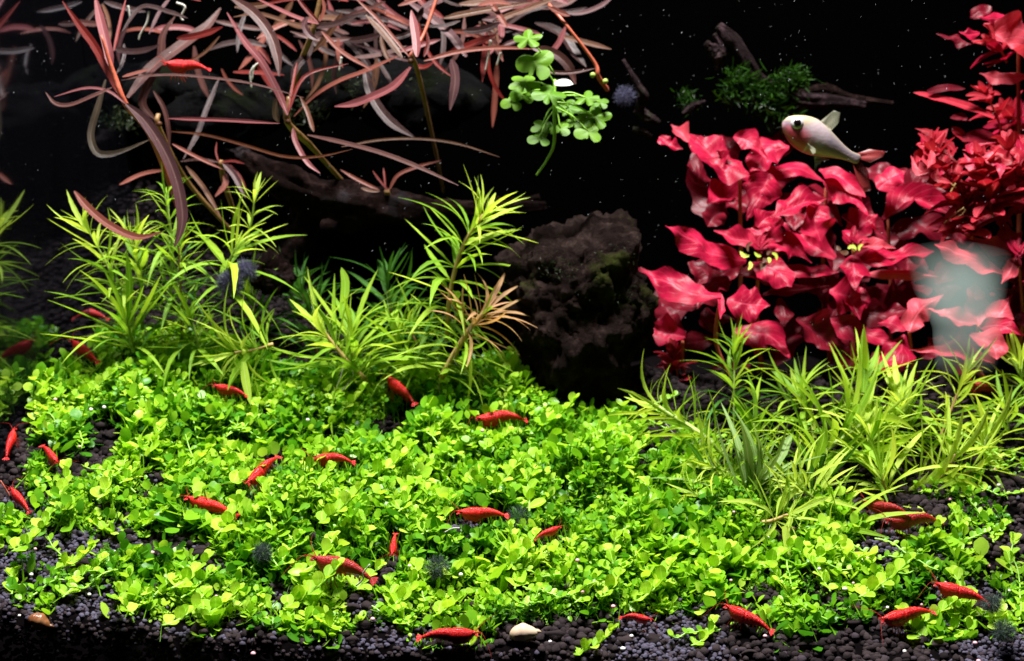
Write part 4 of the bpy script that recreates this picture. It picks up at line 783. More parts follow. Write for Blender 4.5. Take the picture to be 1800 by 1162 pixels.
# ------------------------------------------------------------------ rocks and wood
def blob(pxc, Y, outline, depth_cm, mat, name, label, cat, sub=6, amp=.06, seed=0, kind=None):
    """rounded craggy body whose girth follows an outline given as radius (photo px) by angle"""
    v, f = ico(sub); c0 = P(*pxc, Y); k_ = pix(Y); an = np.array([a_ for a_, _ in outline]); ra = np.array([b_ for _, b_ in outline]); V = []
    for q in v:
        q = Vector(q); th = math.degrees(math.atan2(q.z, q.x)) % 360; R = float(np.interp(th, an, ra, period=360)) * k_
        s = math.hypot(q.x, q.z); e = math.copysign(abs(q.y) ** .7, q.y)
        p = Vector((q.x / max(s, 1e-6) * R * s ** .75, e * depth_cm, q.z / max(s, 1e-6) * R * s ** .75))
        nz = noise.fractal(p * .42 + Vector((seed, 0, 0)), 1.0, 2.1, 7) ; nz2 = noise.fractal(p * 1.3 + Vector((0, seed, 3)), .8, 2.2, 5)
        cr = abs(noise.noise(p * .8 + Vector((seed, 5, 0))))
        led = .35 * math.sin(p.z * 1.1 + noise.noise(p * .5) * 3 + seed); p = p * (1 + amp * nz) + p.normalized() * (led + nz2 * .40 - .5 * max(0, .14 - cr) * 4 + .14 * noise.fractal(p * 4, .7, 2.2, 3))
        V.append(c0 + p)
    m = mesh(name, [x * S for x in V], [tuple(q) for q in f.tolist()]); m.transform(Matrix.Translation(-c0 * S)); o = link(name, m, mat, None, c0 * S); tag(o, label, cat, None, kind); return o
def polar(cx, cy, poly):
    out = []
    for a_ in range(0, 360, 6):
        dx, dy = math.cos(math.radians(a_)), -math.sin(math.radians(a_)); best = 0
        for q in range(len(poly)):
            (x1, y1), (x2, y2) = poly[q], poly[(q + 1) % len(poly)]; ex, ey = x2 - x1, y2 - y1; den = dx * ey - dy * ex
            if abs(den) < 1e-9: continue
            t = ((x1 - cx) * ey - (y1 - cy) * ex) / den; u = ((x1 - cx) * dy - (y1 - cy) * dx) / den
            if t > 0 and 0 <= u <= 1: best = max(best, t)
        out.append((a_, best))
    return out
blob((1025, 550), 23, polar(1025, 550, [(1035, 384), (1075, 388), (1112, 398), (1114, 470), (1142, 500), (1134, 560), (1106, 600), (1120, 720), (1000, 730), (915, 710), (925, 620), (905, 570), (888, 530), (882, 462), (955, 415), (1018, 408)]), 5.0, M['rock'],
     'lava_rock', 'large dark porous lava rock with mossy patches between the green and red plants', 'rock', 6, .08, 3)
OT_ = [(0, 100), (40, 60), (90, 45), (140, 60), (180, 100), (220, 60), (270, 45), (320, 60)]
blob((400, 195), 36, OT_, 5, M['stone_dim'], 'background_stone', 'dim flat mossy stone behind the strap leaves at upper left', 'rock', 4, .12, 9)
blob((730, 175), 38, [(a_, b_ * 1.25) for a_, b_ in OT_], 5, M['stone_dim'], 'background_stone', 'dim stone in the dark left of the lobed green plant', 'rock', 4, .12, 12)
blob((560, 160), 39, OT_, 5, M['stone_dim'], 'background_stone', 'dim stone behind the pink strap leaved plant', 'rock', 4, .12, 17)
blob((290, 150), 40, [(a_, b_ * .8) for a_, b_ in OT_], 5, M['stone_dim'], 'background_stone', 'dark stone behind the swimming red shrimp', 'rock', 4, .12, 21)
blob((475, 490), 23, [(0, 34), (60, 28), (90, 34), (140, 30), (180, 46), (230, 26), (270, 28), (320, 30)], 2.2, M['wood'], 'wood_stump', 'short dark brown wood stump behind the grey fluff', 'driftwood', 5, .2, 31)
def rough_tube(pxs, rads, mat, parent, name, seed=0, amp=.3, sides=26, n=90):
    pts = smooth_pts([P(*p) for p in pxs], n); V = []; Fc = []; Y = pxs[0][2]; prev = Vector((0, 0, 1))
    for i_, p in enumerate(pts):
        T = (pts[min(i_ + 1, n - 1)] - pts[max(i_ - 1, 0)]).normalized(); a_ = (prev - T * prev.dot(T)).normalized(); prev = a_; b_ = T.cross(a_)
        r_ = float(np.interp(i_ / (n - 1), np.linspace(0, 1, len(rads)), rads)) * pix(Y)
        for s in range(sides):
            th = 2 * math.pi * s / sides; u = Vector((math.cos(th) * 1.6, math.sin(th) * 1.6, i_ * .05 + seed))
            rr = r_ * (1 + amp * noise.fractal(u, .9, 2.1, 5) + amp * .5 * noise.noise(Vector((math.cos(th) * 5, math.sin(th) * 5, i_ * .03))))
            V.append(p + a_ * math.cos(th) * rr + b_ * math.sin(th) * rr)
    for i_ in range(n - 1):
        for s in range(sides): s2 = (s + 1) % sides; Fc.append((i_ * sides + s, i_ * sides + s2, (i_ + 1) * sides + s2, (i_ + 1) * sides + s))
    Fc.append(tuple(reversed(range(sides)))); Fc.append(tuple(range((n - 1) * sides, n * sides)))
    return part(name, V, Fc, mat, parent)
dw = thing('driftwood', 'long dark driftwood log with rough bark lying behind the green needle plants', 'driftwood', P(600, 340, 28))
rough_tube([(425, 275, 27), (500, 320, 27), (570, 350, 28), (680, 365, 28), (800, 372, 29), (960, 362, 30)], [14, 30, 36, 30, 22, 8], M['wood'], dw, 'trunk', 1, .35, 34, 130)
rough_tube([(560, 340, 28), (530, 400, 28), (500, 450, 27), (455, 480, 26)], [26, 30, 24, 18], M['wood'], dw, 'branch', 4, .35)
rough_tube([(700, 362, 29), (620, 385, 30), (560, 400, 30)], [20, 22, 12], M['wood'], dw, 'branch', 7, .35)
d2 = thing('driftwood', 'thin upright purplish driftwood with green moss above the silver fish', 'driftwood', P(1400, 180, 31))
rough_tube([(1262, 45, 30), (1285, 70, 30), (1318, 115, 30), (1345, 150, 30), (1400, 175, 31), (1450, 178, 32), (1520, 185, 33)], [7, 12, 12, 14, 16, 12, 6], M['woodp'], d2, 'trunk', 11, .4)
rough_tube([(1240, 75, 30), (1262, 95, 30), (1262, 125, 30)], [5, 13, 4], M['woodp'], d2, 'branch', 12, .5)
rough_tube([(1255, 60, 30), (1275, 85, 30), (1300, 105, 30)], [4, 7, 4], M['woodp'], d2, 'branch', 15, .5)
d3 = thing('driftwood', 'broken purplish twig of driftwood right of the lobed green plant', 'driftwood', P(1120, 160, 29))
rough_tube([(1095, 105, 29), (1112, 135, 29), (1130, 170, 29), (1125, 190, 30), (1150, 215, 30)], [3, 5, 9, 7, 3], M['woodp'], d3, 'trunk', 21, .5)
rough_tube([(1115, 195, 30), (1135, 205, 30), (1160, 215, 30)], [5, 9, 4], M['woodp'], d3, 'branch', 22, .5)
rough_tube([(1200, 200, 30), (1222, 185, 30), (1240, 178, 30)], [3, 6, 2], M['woodp'], d3, 'branch', 23, .5)
rough_tube([(1112, 228, 30), (1128, 230, 30), (1145, 240, 30)], [4, 8, 3], M['woodp'], d3, 'branch', 25, .5)
d4 = thing('driftwood', 'dim reddish driftwood trailing right behind the silver fish', 'driftwood', P(1480, 175, 34))
rough_tube([(1400, 165, 33), (1450, 160, 34), (1500, 172, 34), (1570, 182, 34)], [5, 10, 6, 3], M['wood'], d4, 'trunk', 31, .5)
rough_tube([(950, 350, 31), (900, 362, 31), (870, 350, 31)], [8, 12, 5], M['wood'], dw, 'branch', 41, .5)

def tuft(pxc, Y, Rpx, n, L, mat, name, label, cat, seed, asp=1.0, group=None):
    n = int(n * 2.2); L = L * .7; r = np.random.default_rng(seed); c0 = np.array(P(*pxc, Y)); R = Rpx * pix(Y) * .85; th = r.uniform(0, 6.28, n); ph = np.arccos(r.uniform(-1, 1, n)); rad = R * r.uniform(0, 1, n) ** .5
    d = np.stack([np.sin(ph) * np.cos(th), np.sin(ph) * np.sin(th), np.cos(ph)], 1); O = c0 + d * rad[:, None] * np.array([asp, .7, 1 / asp]); dd = d + r.normal(0, .5, (n, 3)); N = r.normal(0, 1, (n, 3))
    n_ = n; V, Q, Rn = leaf_batch(O, dd, N, L * r.uniform(.4, 1.1, n), L * r.uniform(.03, .06, n), r.normal(0, .3, n), np.zeros(n), r.uniform(0, 1, n))
    o = link(name, big_mesh(name, V - c0, Q, Rn), mat, None, Vector(c0) * S); return tag(o, label, cat, group)
tuft((405, 498), 18.5, 22, 1500, .55, M['fluff'], 'algae_fluff', 'blue grey fluffy algae ball at the foot of the big green star at left', 'algae', 1)
tuft((432, 475), 18.8, 17, 900, .5, M['fluff'], 'algae_fluff', 'upper grey algae puff touching the dark wood stump', 'algae', 2)
tuft((1098, 168), 28, 16, 500, .5, M['fluff'], 'algae_fluff', 'pale violet algae puff by the twig right of the lobed plant', 'algae', 3)
for q, (a_, b_, R_, lab) in enumerate([(912, 912, 24, 'dark grey algae tuft right of the scarlet shrimp in mid carpet'), (462, 972, 15, 'dark algae tuft in the lower left carpet near the largest shrimp'), (768, 998, 22, 'dark algae tuft between the facing shrimp and the lower carpet'),
                                       (1745, 1062, 15, 'dark algae tuft at the tail of the rightmost shrimp'), (1765, 1110, 20, 'dark grey algae tuft in the lower right corner')]):
    g = G(a_, b_ + 4, 1.1); tuft((a_, b_), g.y, R_, 500, .45, M['fluff_dark'], 'algae_tuft', lab, 'algae', q + 20)
def moss(pxs, Y, Rpx, n, mat, label, seed, name='moss', L=.5):
    r = np.random.default_rng(seed); Os = []
    for (a_, b_) in pxs:
        c0 = np.array(P(a_, b_, Y)); Os.append(c0 + r.normal(0, Rpx * pix(Y) * .5, (n, 3)) * np.array([1.2, .8, .9]))
    O = np.vstack(Os); k_ = len(O); d = r.normal(0, 1, (k_, 3)) + np.array([.3, -.4, .2]); V, Q, Rn = leaf_batch(O, d, r.normal(0, 1, (k_, 3)), L * r.uniform(.4, 1.2, k_), L * .13 * np.ones(k_), r.normal(0, .3, k_), np.zeros(k_), r.uniform(0, 1, k_))
    return tag(link(name, big_mesh(name, V, Q, Rn), mat), label, kind='stuff')
moss([(1300, 140), (1325, 160), (1355, 165), (1370, 190), (1375, 150), (1385, 215), (1345, 180), (1290, 165), (1390, 140), (1360, 200)], 29.5, 20, 260, M['moss'], 'green moss on the thin driftwood', 5, L=.75)
moss([(1205, 170), (1212, 182)], 31, 12, 90, M['moss'], None, 6)
moss([(395, 185), (450, 190), (540, 195), (350, 190), (210, 210), (700, 170), (640, 165)], 34, 26, 160, M['darkmoss'], None, 7)
moss([(1000, 480), (975, 470), (1030, 520), (1060, 560), (1080, 450), (1090, 520)], 19, 26, 90, M['darkmoss'], None, 8, L=.22)

# ------------------------------------------------------------------ creeping sprigs with round leaves lying on top of the carpet: single things
def make_sprig(seed, pairs, name='creeping_sprig'):
    r = random.Random(seed); t = bpy.data.objects.new(name, None); COL.objects.link(t); t.empty_display_size = .003
    L = pairs * .42; pts = [Vector((0, 0, 0))]; d = Vector((1, 0, .15)); ca = r.uniform(-.25, .25)
    for q in range(6): pts.append(pts[-1] + d * (L / 6)); d = (Matrix.Rotation(ca * .6, 3, 'Z') @ d); d.z += .12; d.normalize()
    V, Fc = tube(pts, [.055, .045, .035], 6, 18); link('stem', mesh('stem', [v * S for v in V], Fc), M['cstem'], t)
    c = smooth_pts(pts, 30)
    for k_ in range(pairs):
        i_ = int((k_ + .6) / pairs * 29); i_ = min(i_, 29); T = (c[i_] - c[max(0, i_ - 2)]).normalized(); a_ = Vector((0, 0, 1)).cross(T).normalized(); b_ = T.cross(a_)
        th0 = (k_ % 2) * math.pi / 2 + r.uniform(-.3, .3)
        for sd in (0, 1):
            th = th0 + sd * math.pi; out = a_ * math.cos(th) + b_ * math.sin(th); 
            if out.z < -.6: out.z = -out.z * .4
            f = k_ / max(1, pairs - 1); el = .35 + .5 * f; dd = out * math.cos(el) + T * math.sin(el); dd.z += .25; sz = (.66 - .22 * f) * r.uniform(.85, 1.15)
            t_ = t.location; ob = put_leaf(r.choice(SPT['sprig']), c[i_], dd, Vector((0, 0, 1)) - out * .2 + Vector((0, -.25, 0)), sz, r.uniform(.9, 1.1), t)
    for q in range(2): put_leaf(r.choice(SPT['sprig']), c[-1], (c[-1] - c[-4]).normalized() + a_ * (q - .5) * 1.2, Vector((0, -.2, 1)), .38, 1, t, 'tip_leaf')
    return t
def children(o): return list(o.children)
def copy_tree(o, parent=None):
    c = o.copy(); COL.objects.link(c)
    if parent is not None: c.parent = parent
    for ch in children(o): copy_tree(ch, c)
    return c
LM = [(155, 552, 'dark red shrimp behind the carpet end'), (148, 617, 'shrimp at the far left carpet corner'), (403, 687, 'shrimp beside the long drooping leaf'), (703, 685, 'shrimp slanting at the back carpet edge'), (877, 738, 'shrimp in front of the lava rock'),
      (18, 779, 'upright shrimp by the left glass'), (88, 800, 'shrimp heading down near the left glass'), (35, 878, 'dark shrimp with the long antenna'), (460, 829, 'shrimp with head low and tail raised'), (580, 810, 'glossy shrimp in mid carpet'),
      (369, 891, 'orange red shrimp at left'), (845, 904, 'level scarlet shrimp'), (692, 958, 'shrimp facing the viewer'), (600, 1000, 'largest deep red shrimp'), (964, 936, 'short half hidden shrimp'), (791, 1118, 'shrimp beside the pale snail'), (1120, 1088, 'small shrimp at front centre right'),
      (1314, 1087, 'front shrimp pointing up left'), (1591, 1083, 'head down shrimp at front right'), (1688, 1043, 'shrimp nearest the right edge'), (1602, 918, 'arched dark red shrimp'), (70, 1092, 'brown snail'), (921, 1112, 'pale beige snail'), (1385, 905, 'light needle leaved star on the carpet'),
      (1222, 868, 'small needle leaved shoot on the carpet'), (1458, 918, 'low needle leaved star'), (1775, 725, 'wide green star at the right edge'), (1030, 700, 'foot of the lava rock'), (1765, 1110, 'dark algae tuft in the right corner'), (912, 912, 'dark algae tuft in mid carpet'), (462, 972, 'lower left dark algae tuft')]
taken = set()
def place_label(what, x, y):
    for far in range(len(LM)):
        for lx, ly, nm in [sorted(LM, key=lambda l: (l[0] - x) ** 2 + (l[1] - y) ** 2)[far]]:
            dx, dy = x - lx, y - ly; an = math.degrees(math.atan2(-dy, dx)) % 360; d = math.hypot(dx, dy)
            w_ = ['right of', 'above and right of', 'above', 'above and left of', 'left of', 'below and left of', 'below', 'below and right of'][int((an + 22.5) // 45) % 8]
            pre = 'right beside, ' if d < 35 else 'just ' if d < 75 else '' if d < 170 else 'well '
            t = f'{what} {pre}{w_} the {nm}'
            if t not in taken and len(t.split()) <= 16: taken.add(t); return t
    return what + ' in the carpet'
sprigs = [make_sprig(q, [3, 4, 5, 6, 3, 4][q]) for q in range(6)]
used = [False] * 6
SP = [(20, 1045, 100), (110, 1050, 60), (120, 1015, 20), (95, 1000, -10), (215, 990, 0), (300, 1035, 25), (330, 1030, 10), (235, 1080, 150), (285, 1100, 40), (500, 1070, 40), (540, 1090, 80), (590, 1060, 70), (600, 1110, 160), (480, 1000, 60), (520, 1010, 20), (325, 900, 15), (250, 925, 20),
      (220, 940, 170), (430, 970, 0), (620, 1040, 60), (680, 1070, 30), (720, 1100, 120), (760, 1085, 30), (800, 1100, 60), (870, 1060, 80), (905, 1035, 70), (880, 1000, 10), (930, 985, 110), (985, 1020, 50), (1010, 1060, 20), (1050, 1050, 30), (1080, 1010, 100), (1110, 1060, 10),
      (1160, 1000, 40), (1200, 960, 60), (1230, 1010, 20), (1270, 980, 130), (1180, 1040, 170), (970, 940, 20), (860, 870, 60), (905, 850, 30), (930, 900, 100), (820, 850, 10), (780, 830, 150), (1000, 850, 30), (1080, 830, 60), (850, 790, 20), (750, 770, 40), (900, 770, 90), (960, 740, 30), (1100, 900, 20),
      (640, 840, 20), (560, 860, 70), (520, 830, 30), (470, 890, 100), (400, 850, 20), (350, 800, 60), (300, 830, 10), (260, 800, 80), (210, 850, 40), (240, 740, 30), (300, 700, 70), (420, 760, 20), (500, 780, 110), (560, 760, 40), (600, 720, 10), (700, 900, 60), (740, 940, 20), (640, 940, 100), (560, 920, 30),
      (590, 980, 50), (1330, 1000, 30), (1380, 1030, 80), (1420, 990, 20), (1460, 1040, 120), (1510, 1050, 40), (1560, 1020, 70), (1600, 970, 30), (1620, 1040, 80), (1660, 1080, 20), (1700, 1090, 60), (1590, 1110, 10), (1630, 1125, 140), (1780, 1075, 40), (1740, 940, 30), (1780, 1010, 100), (1690, 960, 60),
      (1640, 900, 20), (1720, 870, 70), (1790, 830, 10), (170, 880, 40), (100, 820, 20), (90, 880, 60), (130, 700, 30), (160, 660, 80), (20, 970, 10), (60, 930, 50), (350, 1085, 40), (1215, 1135, 30), (1010, 1150, 0), (820, 1145, 60), (380, 940, 30)]
for q, (a_, b_, an) in enumerate(SP):
    g = G(a_, b_, .8); px_, py_ = a_, b_
    if bool(cleared(g.x, g.y, g.z, 4)): continue
    h = min(1.4, float(canopy(np.array(g.x), np.array(g.y))) * .85) if in_poly(np.array([float(a_)]), np.array([float(b_)]), POLY)[0] and not in_holes(np.array([float(a_)]), np.array([float(b_)]))[0] else .15
    k_ = q % 6; o = sprigs[k_] if not used[k_] else copy_tree(sprigs[k_]); used[k_] = True
    g = G(a_, b_, h); o.location = g * S; r = random.Random(q); o.rotation_euler = (r.uniform(-.2, .2), r.uniform(-.35, .05), math.radians(an + r.uniform(-20, 20))); s = r.uniform(.8, 1.25); o.scale = (s, s, s)
    tag(o, place_label('creeping round leaved sprig', a_, b_), 'aquatic plant', 'creeping round leaved sprigs in the carpet')

# loose pale roots and fibres on the carpet
for q, (pts, lab) in enumerate([([(626, 1030), (638, 1018), (638, 1008), (650, 992)], 'thin white root curling at the tail of the largest shrimp'), ([(843, 650), (842, 668), (848, 682), (846, 697)], 'white root dangling at the back edge of the carpet left of the rock'),
                                ([(782, 936), (795, 929), (808, 928)], 'short white root over the dark hole under the scarlet shrimp'), ([(1, 845), (12, 862), (18, 872)], 'thin brownish fibre by the shrimp in the lower left corner'), ([(1170, 745), (1182, 760), (1196, 775)], 'white root below the arching needle leaved stem')]):
    a_ = G(*pts[0], 1.3).y; V, Fc = tube([P(x_, y_, a_ - .1 * k_) for k_, (x_, y_) in enumerate(pts)], [.04, .03], 5, 16); c0 = Vector(V[0]); o = part('loose_root', V, Fc, M['root' if q != 3 else 'rstem'], None); tag(o, lab, 'root')

# ------------------------------------------------------------------ shrimps
def smat(name, c1, c2, c3):
    m, nt, out = newmat(name); tc = nt.nodes.new('ShaderNodeTexCoord'); v = tc.outputs['Object']
    n1 = tex_noise(nt, 14, 5, .7, v); n2 = tex_noise(nt, 60, 3, .6, v)
    col = ramp(nt, n1, [(.25, c1), (.55, c2), (.85, c3)]); col = mixc(nt, .35, col, ramp(nt, n2, [(.3, (.5, .5, .5)), (.7, (1.5, 1.5, 1.5))]), 'MULTIPLY')
    p = principled(nt, out, col, .38, .35, bump(nt, n2, .35, .02), .15); p.inputs['Subsurface Radius'].default_value = (1, .1, .08); p.inputs['Subsurface Scale'].default_value = .001
    p.inputs['Coat Weight'].default_value = .1; p.inputs['Coat Roughness'].default_value = .15; return m
SM = [smat('red_shell', (.26, .002, .003), (.58, .005, .006), (.78, .02, .018)), smat('dark_red_shell', (.14, .003, .004), (.30, .006, .006), (.45, .02, .015)), smat('scarlet_shell', (.50, .006, .005), (.82, .014, .010), (.9, .05, .03))]
M['eye'] = simple('black_eye', [(0, (.003, .002, .002)), (1, (.006, .003, .003))], .15, .6, 10, 0)
M['limb'] = leafmat('red_limb', [(0, (.35, .02, .015)), (1, (.6, .06, .04))], transl=.4, tcol=(1.2, .8, .7))
def make_shrimp(variant, tone):
    t = bpy.data.objects.new('shrimp', None); COL.objects.link(t); r = random.Random(variant)
    arch = [.0, .025, .0][variant]; n = 60; sides = 20; V = []; Fc = []; UV = []
    tt = [0, .05, .10, .15, .21, .30, .40, .47, .55, .66, .76, .85, .92, .96]; hh = [.002, .007, .018, .044, .066, .080, .083, .072, .066, .055, .041, .028, .018, .010]; wwv = [.002, .005, .014, .036, .050, .060, .061, .055, .050, .042, .032, .024, .019, .012]
    top = [.052, .054, .058, .066, .074, .082, .082, .074, .080, .072, .054, .030, .006, -.008]; zz = [a_ - b_ for a_, b_ in zip(top, hh)]
    def cen(u): return Vector((.5 - u, 0, float(np.interp(u, tt, zz)) + arch * math.sin(math.pi * min(1, max(0, (u - .25) / .75)))))
    for i_ in range(n):
        u = .96 * i_ / (n - 1); h = float(np.interp(u, tt, hh)); w_ = float(np.interp(u, tt, wwv)); c = cen(u); T = (cen(u + .01) - cen(u - .01)).normalized(); up = Vector((0, 0, 1)); up = (up - T * up.dot(T)).normalized()
        if u > .46: ph = ((u - .46) / .075) % 1; k_ = 1 + .11 * ph - .05
        elif u > .14: k_ = 1 + (.05 if u > .42 else 0)
        else: k_ = 1
        for s in range(sides):
            th = 2 * math.pi * s / sides; y_ = math.cos(th) * w_ * k_; z_ = math.sin(th) * h * k_ * (.85 if math.sin(th) < 0 else 1)
            if math.sin(th) < -.3 and .16 < u < .44: z_ *= 1.12
            V.append((c + Vector((0, y_, 0)) + up * z_) * 1.0)
    for i_ in range(n - 1):
        for s in range(sides): s2 = (s + 1) % sides; Fc.append((i_ * sides + s, (i_ + 1) * sides + s, (i_ + 1) * sides + s2, i_ * sides + s2))
    Fc.append(tuple(range(sides))); Fc.append(tuple(reversed(range((n - 1) * sides, n * sides))))
    link('body', mesh('body', V, Fc), SM[tone], t)
    for sd in (-1, 1):
        v_, f_ = i2; link('eye', mesh('eye', [Vector(q) * .013 + cen(.13) + Vector((0, sd * .030, .020)) for q in v_], [tuple(q) for q in f_.tolist()]), M['eye'], t)
    te = cen(.955)
    for sd, sp_ in ((-1, .55), (-1, .22), (0, 0), (1, .22), (1, .55)):
        d = Vector((-math.cos(sp_), sd * math.sin(sp_) if sd else 0, -.15)); V_, F_, U_ = ribbon([te + d * .0, te + d * .05, te + d * (.10 if sd else .085)], .030, Vector((0, 0, 1)), .1, 0, 7, 3, lambda q: max(.15, math.sin(math.pi * min(1, .12 + q * .8))) ** .6); link('tail_fan', mesh('tail_fan', V_, F_, uv=U_), SM[tone], t)
    for k_ in range(5):
        for sd in (-1, 1):
            u = .24 + k_ * .045; b = cen(u) + Vector((0, sd * .03, -.05)); f = r.uniform(-.02, .02); fw = .04 - k_ * .022
            pts = [b, b + Vector((fw * .5, sd * .03, -.035)), b + Vector((fw + f, sd * .045, -.075)), b + Vector((fw * 1.8 + f, sd * .04, -.115))]
            V_, F_ = tube(pts, [.007, .005, .003], 5, 9); link('leg', mesh('leg', V_, F_), M['limb'], t)
    for k_ in range(5):
        u = .50 + k_ * .075; b = cen(u) + Vector((0, 0, -.045)); V_, F_, U_ = ribbon([b, b + Vector((.012, 0, -.025)), b + Vector((-.004, 0, -.05))], .035, Vector((1, 0, .2)), .1, 0, 5, 3); link('swimmeret', mesh('swimmeret', V_, F_, uv=U_), M['limb'], t)
    for sd in (-1, 1):
        h0 = cen(.10) + Vector((0, sd * .015, .0)); V_, F_ = tube([h0, h0 + Vector((.12, sd * .05, .05)), h0 + Vector((.22, sd * .16, .02)), h0 + Vector((.30, sd * .28, -.03))], [.0035, .0025, .0015], 4, 14); link('antenna', mesh('antenna', V_, F_), M['limb'], t)
        V_, F_ = tube([h0, h0 + Vector((.07, sd * .02, .03)), h0 + Vector((.13, sd * .05, .035))], [.004, .002], 4, 8); link('antenna', mesh('antenna', V_, F_), M['limb'], t)
        V_, F_, U_ = ribbon([h0 + Vector((0, 0, -.01)), h0 + Vector((.04, sd * .012, -.005)), h0 + Vector((.075, sd * .02, -.01))], .026, Vector((0, sd * .5, .8)), .1, 0, 6, 3); link('antennal_scale', mesh('antennal_scale', V_, F_, uv=U_), SM[tone], t)
    return t
protos = {}
for q, s_ in enumerate(SHR):
    hd, tl = ENDS[q]; key = (s_[4], s_[5])
    if key not in protos: o = protos[key] = make_shrimp(*key)
    else: o = copy_tree(protos[key])
    fx = (hd - tl); L = fx.length; fx.normalize(); up = Vector((0, -.30, 1)); zz_ = (up - fx * up.dot(fx)).normalized(); yy_ = zz_.cross(fx)
    R = Matrix((fx, yy_, zz_)).transposed().to_4x4(); L *= 1.02; fat = 1.95
    if q == 13: fat = 2.0
    o.matrix_world = Matrix.Translation((hd + tl) / 2 * S) @ R @ Matrix.Diagonal((L * S, L * S * fat * .9, L * S * fat, 1))
    tag(o, s_[6], 'shrimp', 'red shrimps')

# ------------------------------------------------------------------ fish
fi = thing('fish', 'small silver fish with a pink cheek and reddish tail swimming above the red plants', 'fish', P(1440, 240, 20)); FY = 20
FP = [(1376, 214, 1.5), (1379, 215, 10), (1385, 218, 17), (1395, 224, 25), (1408, 231, 31), (1422, 238, 33), (1436, 246, 30.5), (1452, 254, 25), (1468, 262, 18), (1482, 269, 12.5), (1495, 275, 9.5), (1507, 280, 9.5), (1511, 282, 6)]
ca, sa = math.cos(math.radians(26)), math.sin(math.radians(26)); V = []; Fc = []; UV = []; n = 48; sides = 28
cs = smooth_pts([Vector((a_, b_, c_)) for a_, b_, c_ in FP], n); kf = pix(FY)
for i_, c in enumerate(cs):
    c0 = P(c.x, c.y, FY); h = max(c.z, .8) * kf * .92; w_ = h * (.50 if i_ < 30 else .50 - .3 * (i_ - 30) / 18); upv = Vector((sa, 0, ca))
    for s in range(sides):
        th = 2 * math.pi * s / sides; V.append(c0 + upv * math.sin(th) * h + Vector((0, -1, 0)) * math.cos(th) * w_); UV.append((i_ / (n - 1), .5 + .5 * math.sin(th)))
for i_ in range(n - 1):
    for s in range(sides): s2 = (s + 1) % sides; Fc.append((i_ * sides + s, (i_ + 1) * sides + s, (i_ + 1) * sides + s2, i_ * sides + s2))
Fc.append(tuple(range(sides))); Fc.append(tuple(reversed(range((n - 1) * sides, n * sides))))
m, nt, out = newmat('fish_skin'); tc = nt.nodes.new('ShaderNodeTexCoord'); sx = nt.nodes.new('ShaderNodeSeparateXYZ'); nt.links.new(tc.outputs['UV'], sx.inputs[0]); u_, v_ = sx.outputs[0], sx.outputs[1]
base = ramp(nt, v_, [(0, (.85, .50, .55)), (.35, (.78, .58, .68)), (.6, (.46, .44, .50)), (.85, (.50, .50, .50)), (1, (.55, .56, .38))])
def gauss(uc, vc, su, sv):
    a_ = mth(nt, 'POWER', mth(nt, 'ABSOLUTE', mth(nt, 'DIVIDE', mth(nt, 'SUBTRACT', u_, uc), su)), 2); b_ = mth(nt, 'POWER', mth(nt, 'ABSOLUTE', mth(nt, 'DIVIDE', mth(nt, 'SUBTRACT', v_, vc), sv)), 2)
    return mth(nt, 'SUBTRACT', 1.15, mth(nt, 'ADD', a_, b_), True)
c = mixc(nt, mth(nt, 'MULTIPLY', gauss(.20, .95, .28, .35), .8, True), base, (.82, .78, .40))
c = mixc(nt, gauss(.46, .60, .13, .45), c, (.88, .84, .84))
c = mixc(nt, mth(nt, 'MULTIPLY', gauss(.31, .16, .21, .50), 1.0, True), c, (.95, .12, .16))
c = mixc(nt, mth(nt, 'MULTIPLY', gauss(.75, .52, .30, .09), .7, True), c, (.85, .74, .70))
c = mixc(nt, mth(nt, 'MULTIPLY', gauss(.435, .35, .014, .5), .9, True), c, (.9, .75, .75)); c = mixc(nt, 1.0, c, (.56, .46, .50), 'MULTIPLY')
vo = nt.nodes.new('ShaderNodeTexVoronoi'); vo.inputs['Scale'].default_value = 600; nt.links.new(tc.outputs['Object'], vo.inputs['Vector'])
p = principled(nt, out, c, .33, .6, bump(nt, vo.outputs['Distance'], .15, .0004), .2); p.inputs['Metallic'].default_value = .12
part('body', V, Fc, m, fi, uv=UV)
def disc(c0, r_, nrm, mat, name, flat=.35):
    v_, f_ = i2; nrm = Vector(nrm).normalized(); a_ = nrm.orthogonal().normalized(); b_ = nrm.cross(a_); return part(name, [c0 + a_ * q[0] * r_ + b_ * q[1] * r_ + nrm * q[2] * r_ * flat for q in v_], [tuple(q) for q in f_.tolist()], mat, fi)
M['iris'] = simple('eye_ring', [(0, (.50, .46, .50)), (1, (.62, .58, .60))], .6, .1, 50, 0)
for sd in (-1, 1):
    hw = .50 * 25 * kf; e = P(1399, 215, FY) + Vector((0, sd * hw * .86, 0)); disc(e, 11 * kf, (-.15, sd, .15), M['iris'], 'eye'); disc(e + Vector((0, sd * .13, 0)), 6.5 * kf, (-.15, sd, .15), M['eye'], 'pupil')
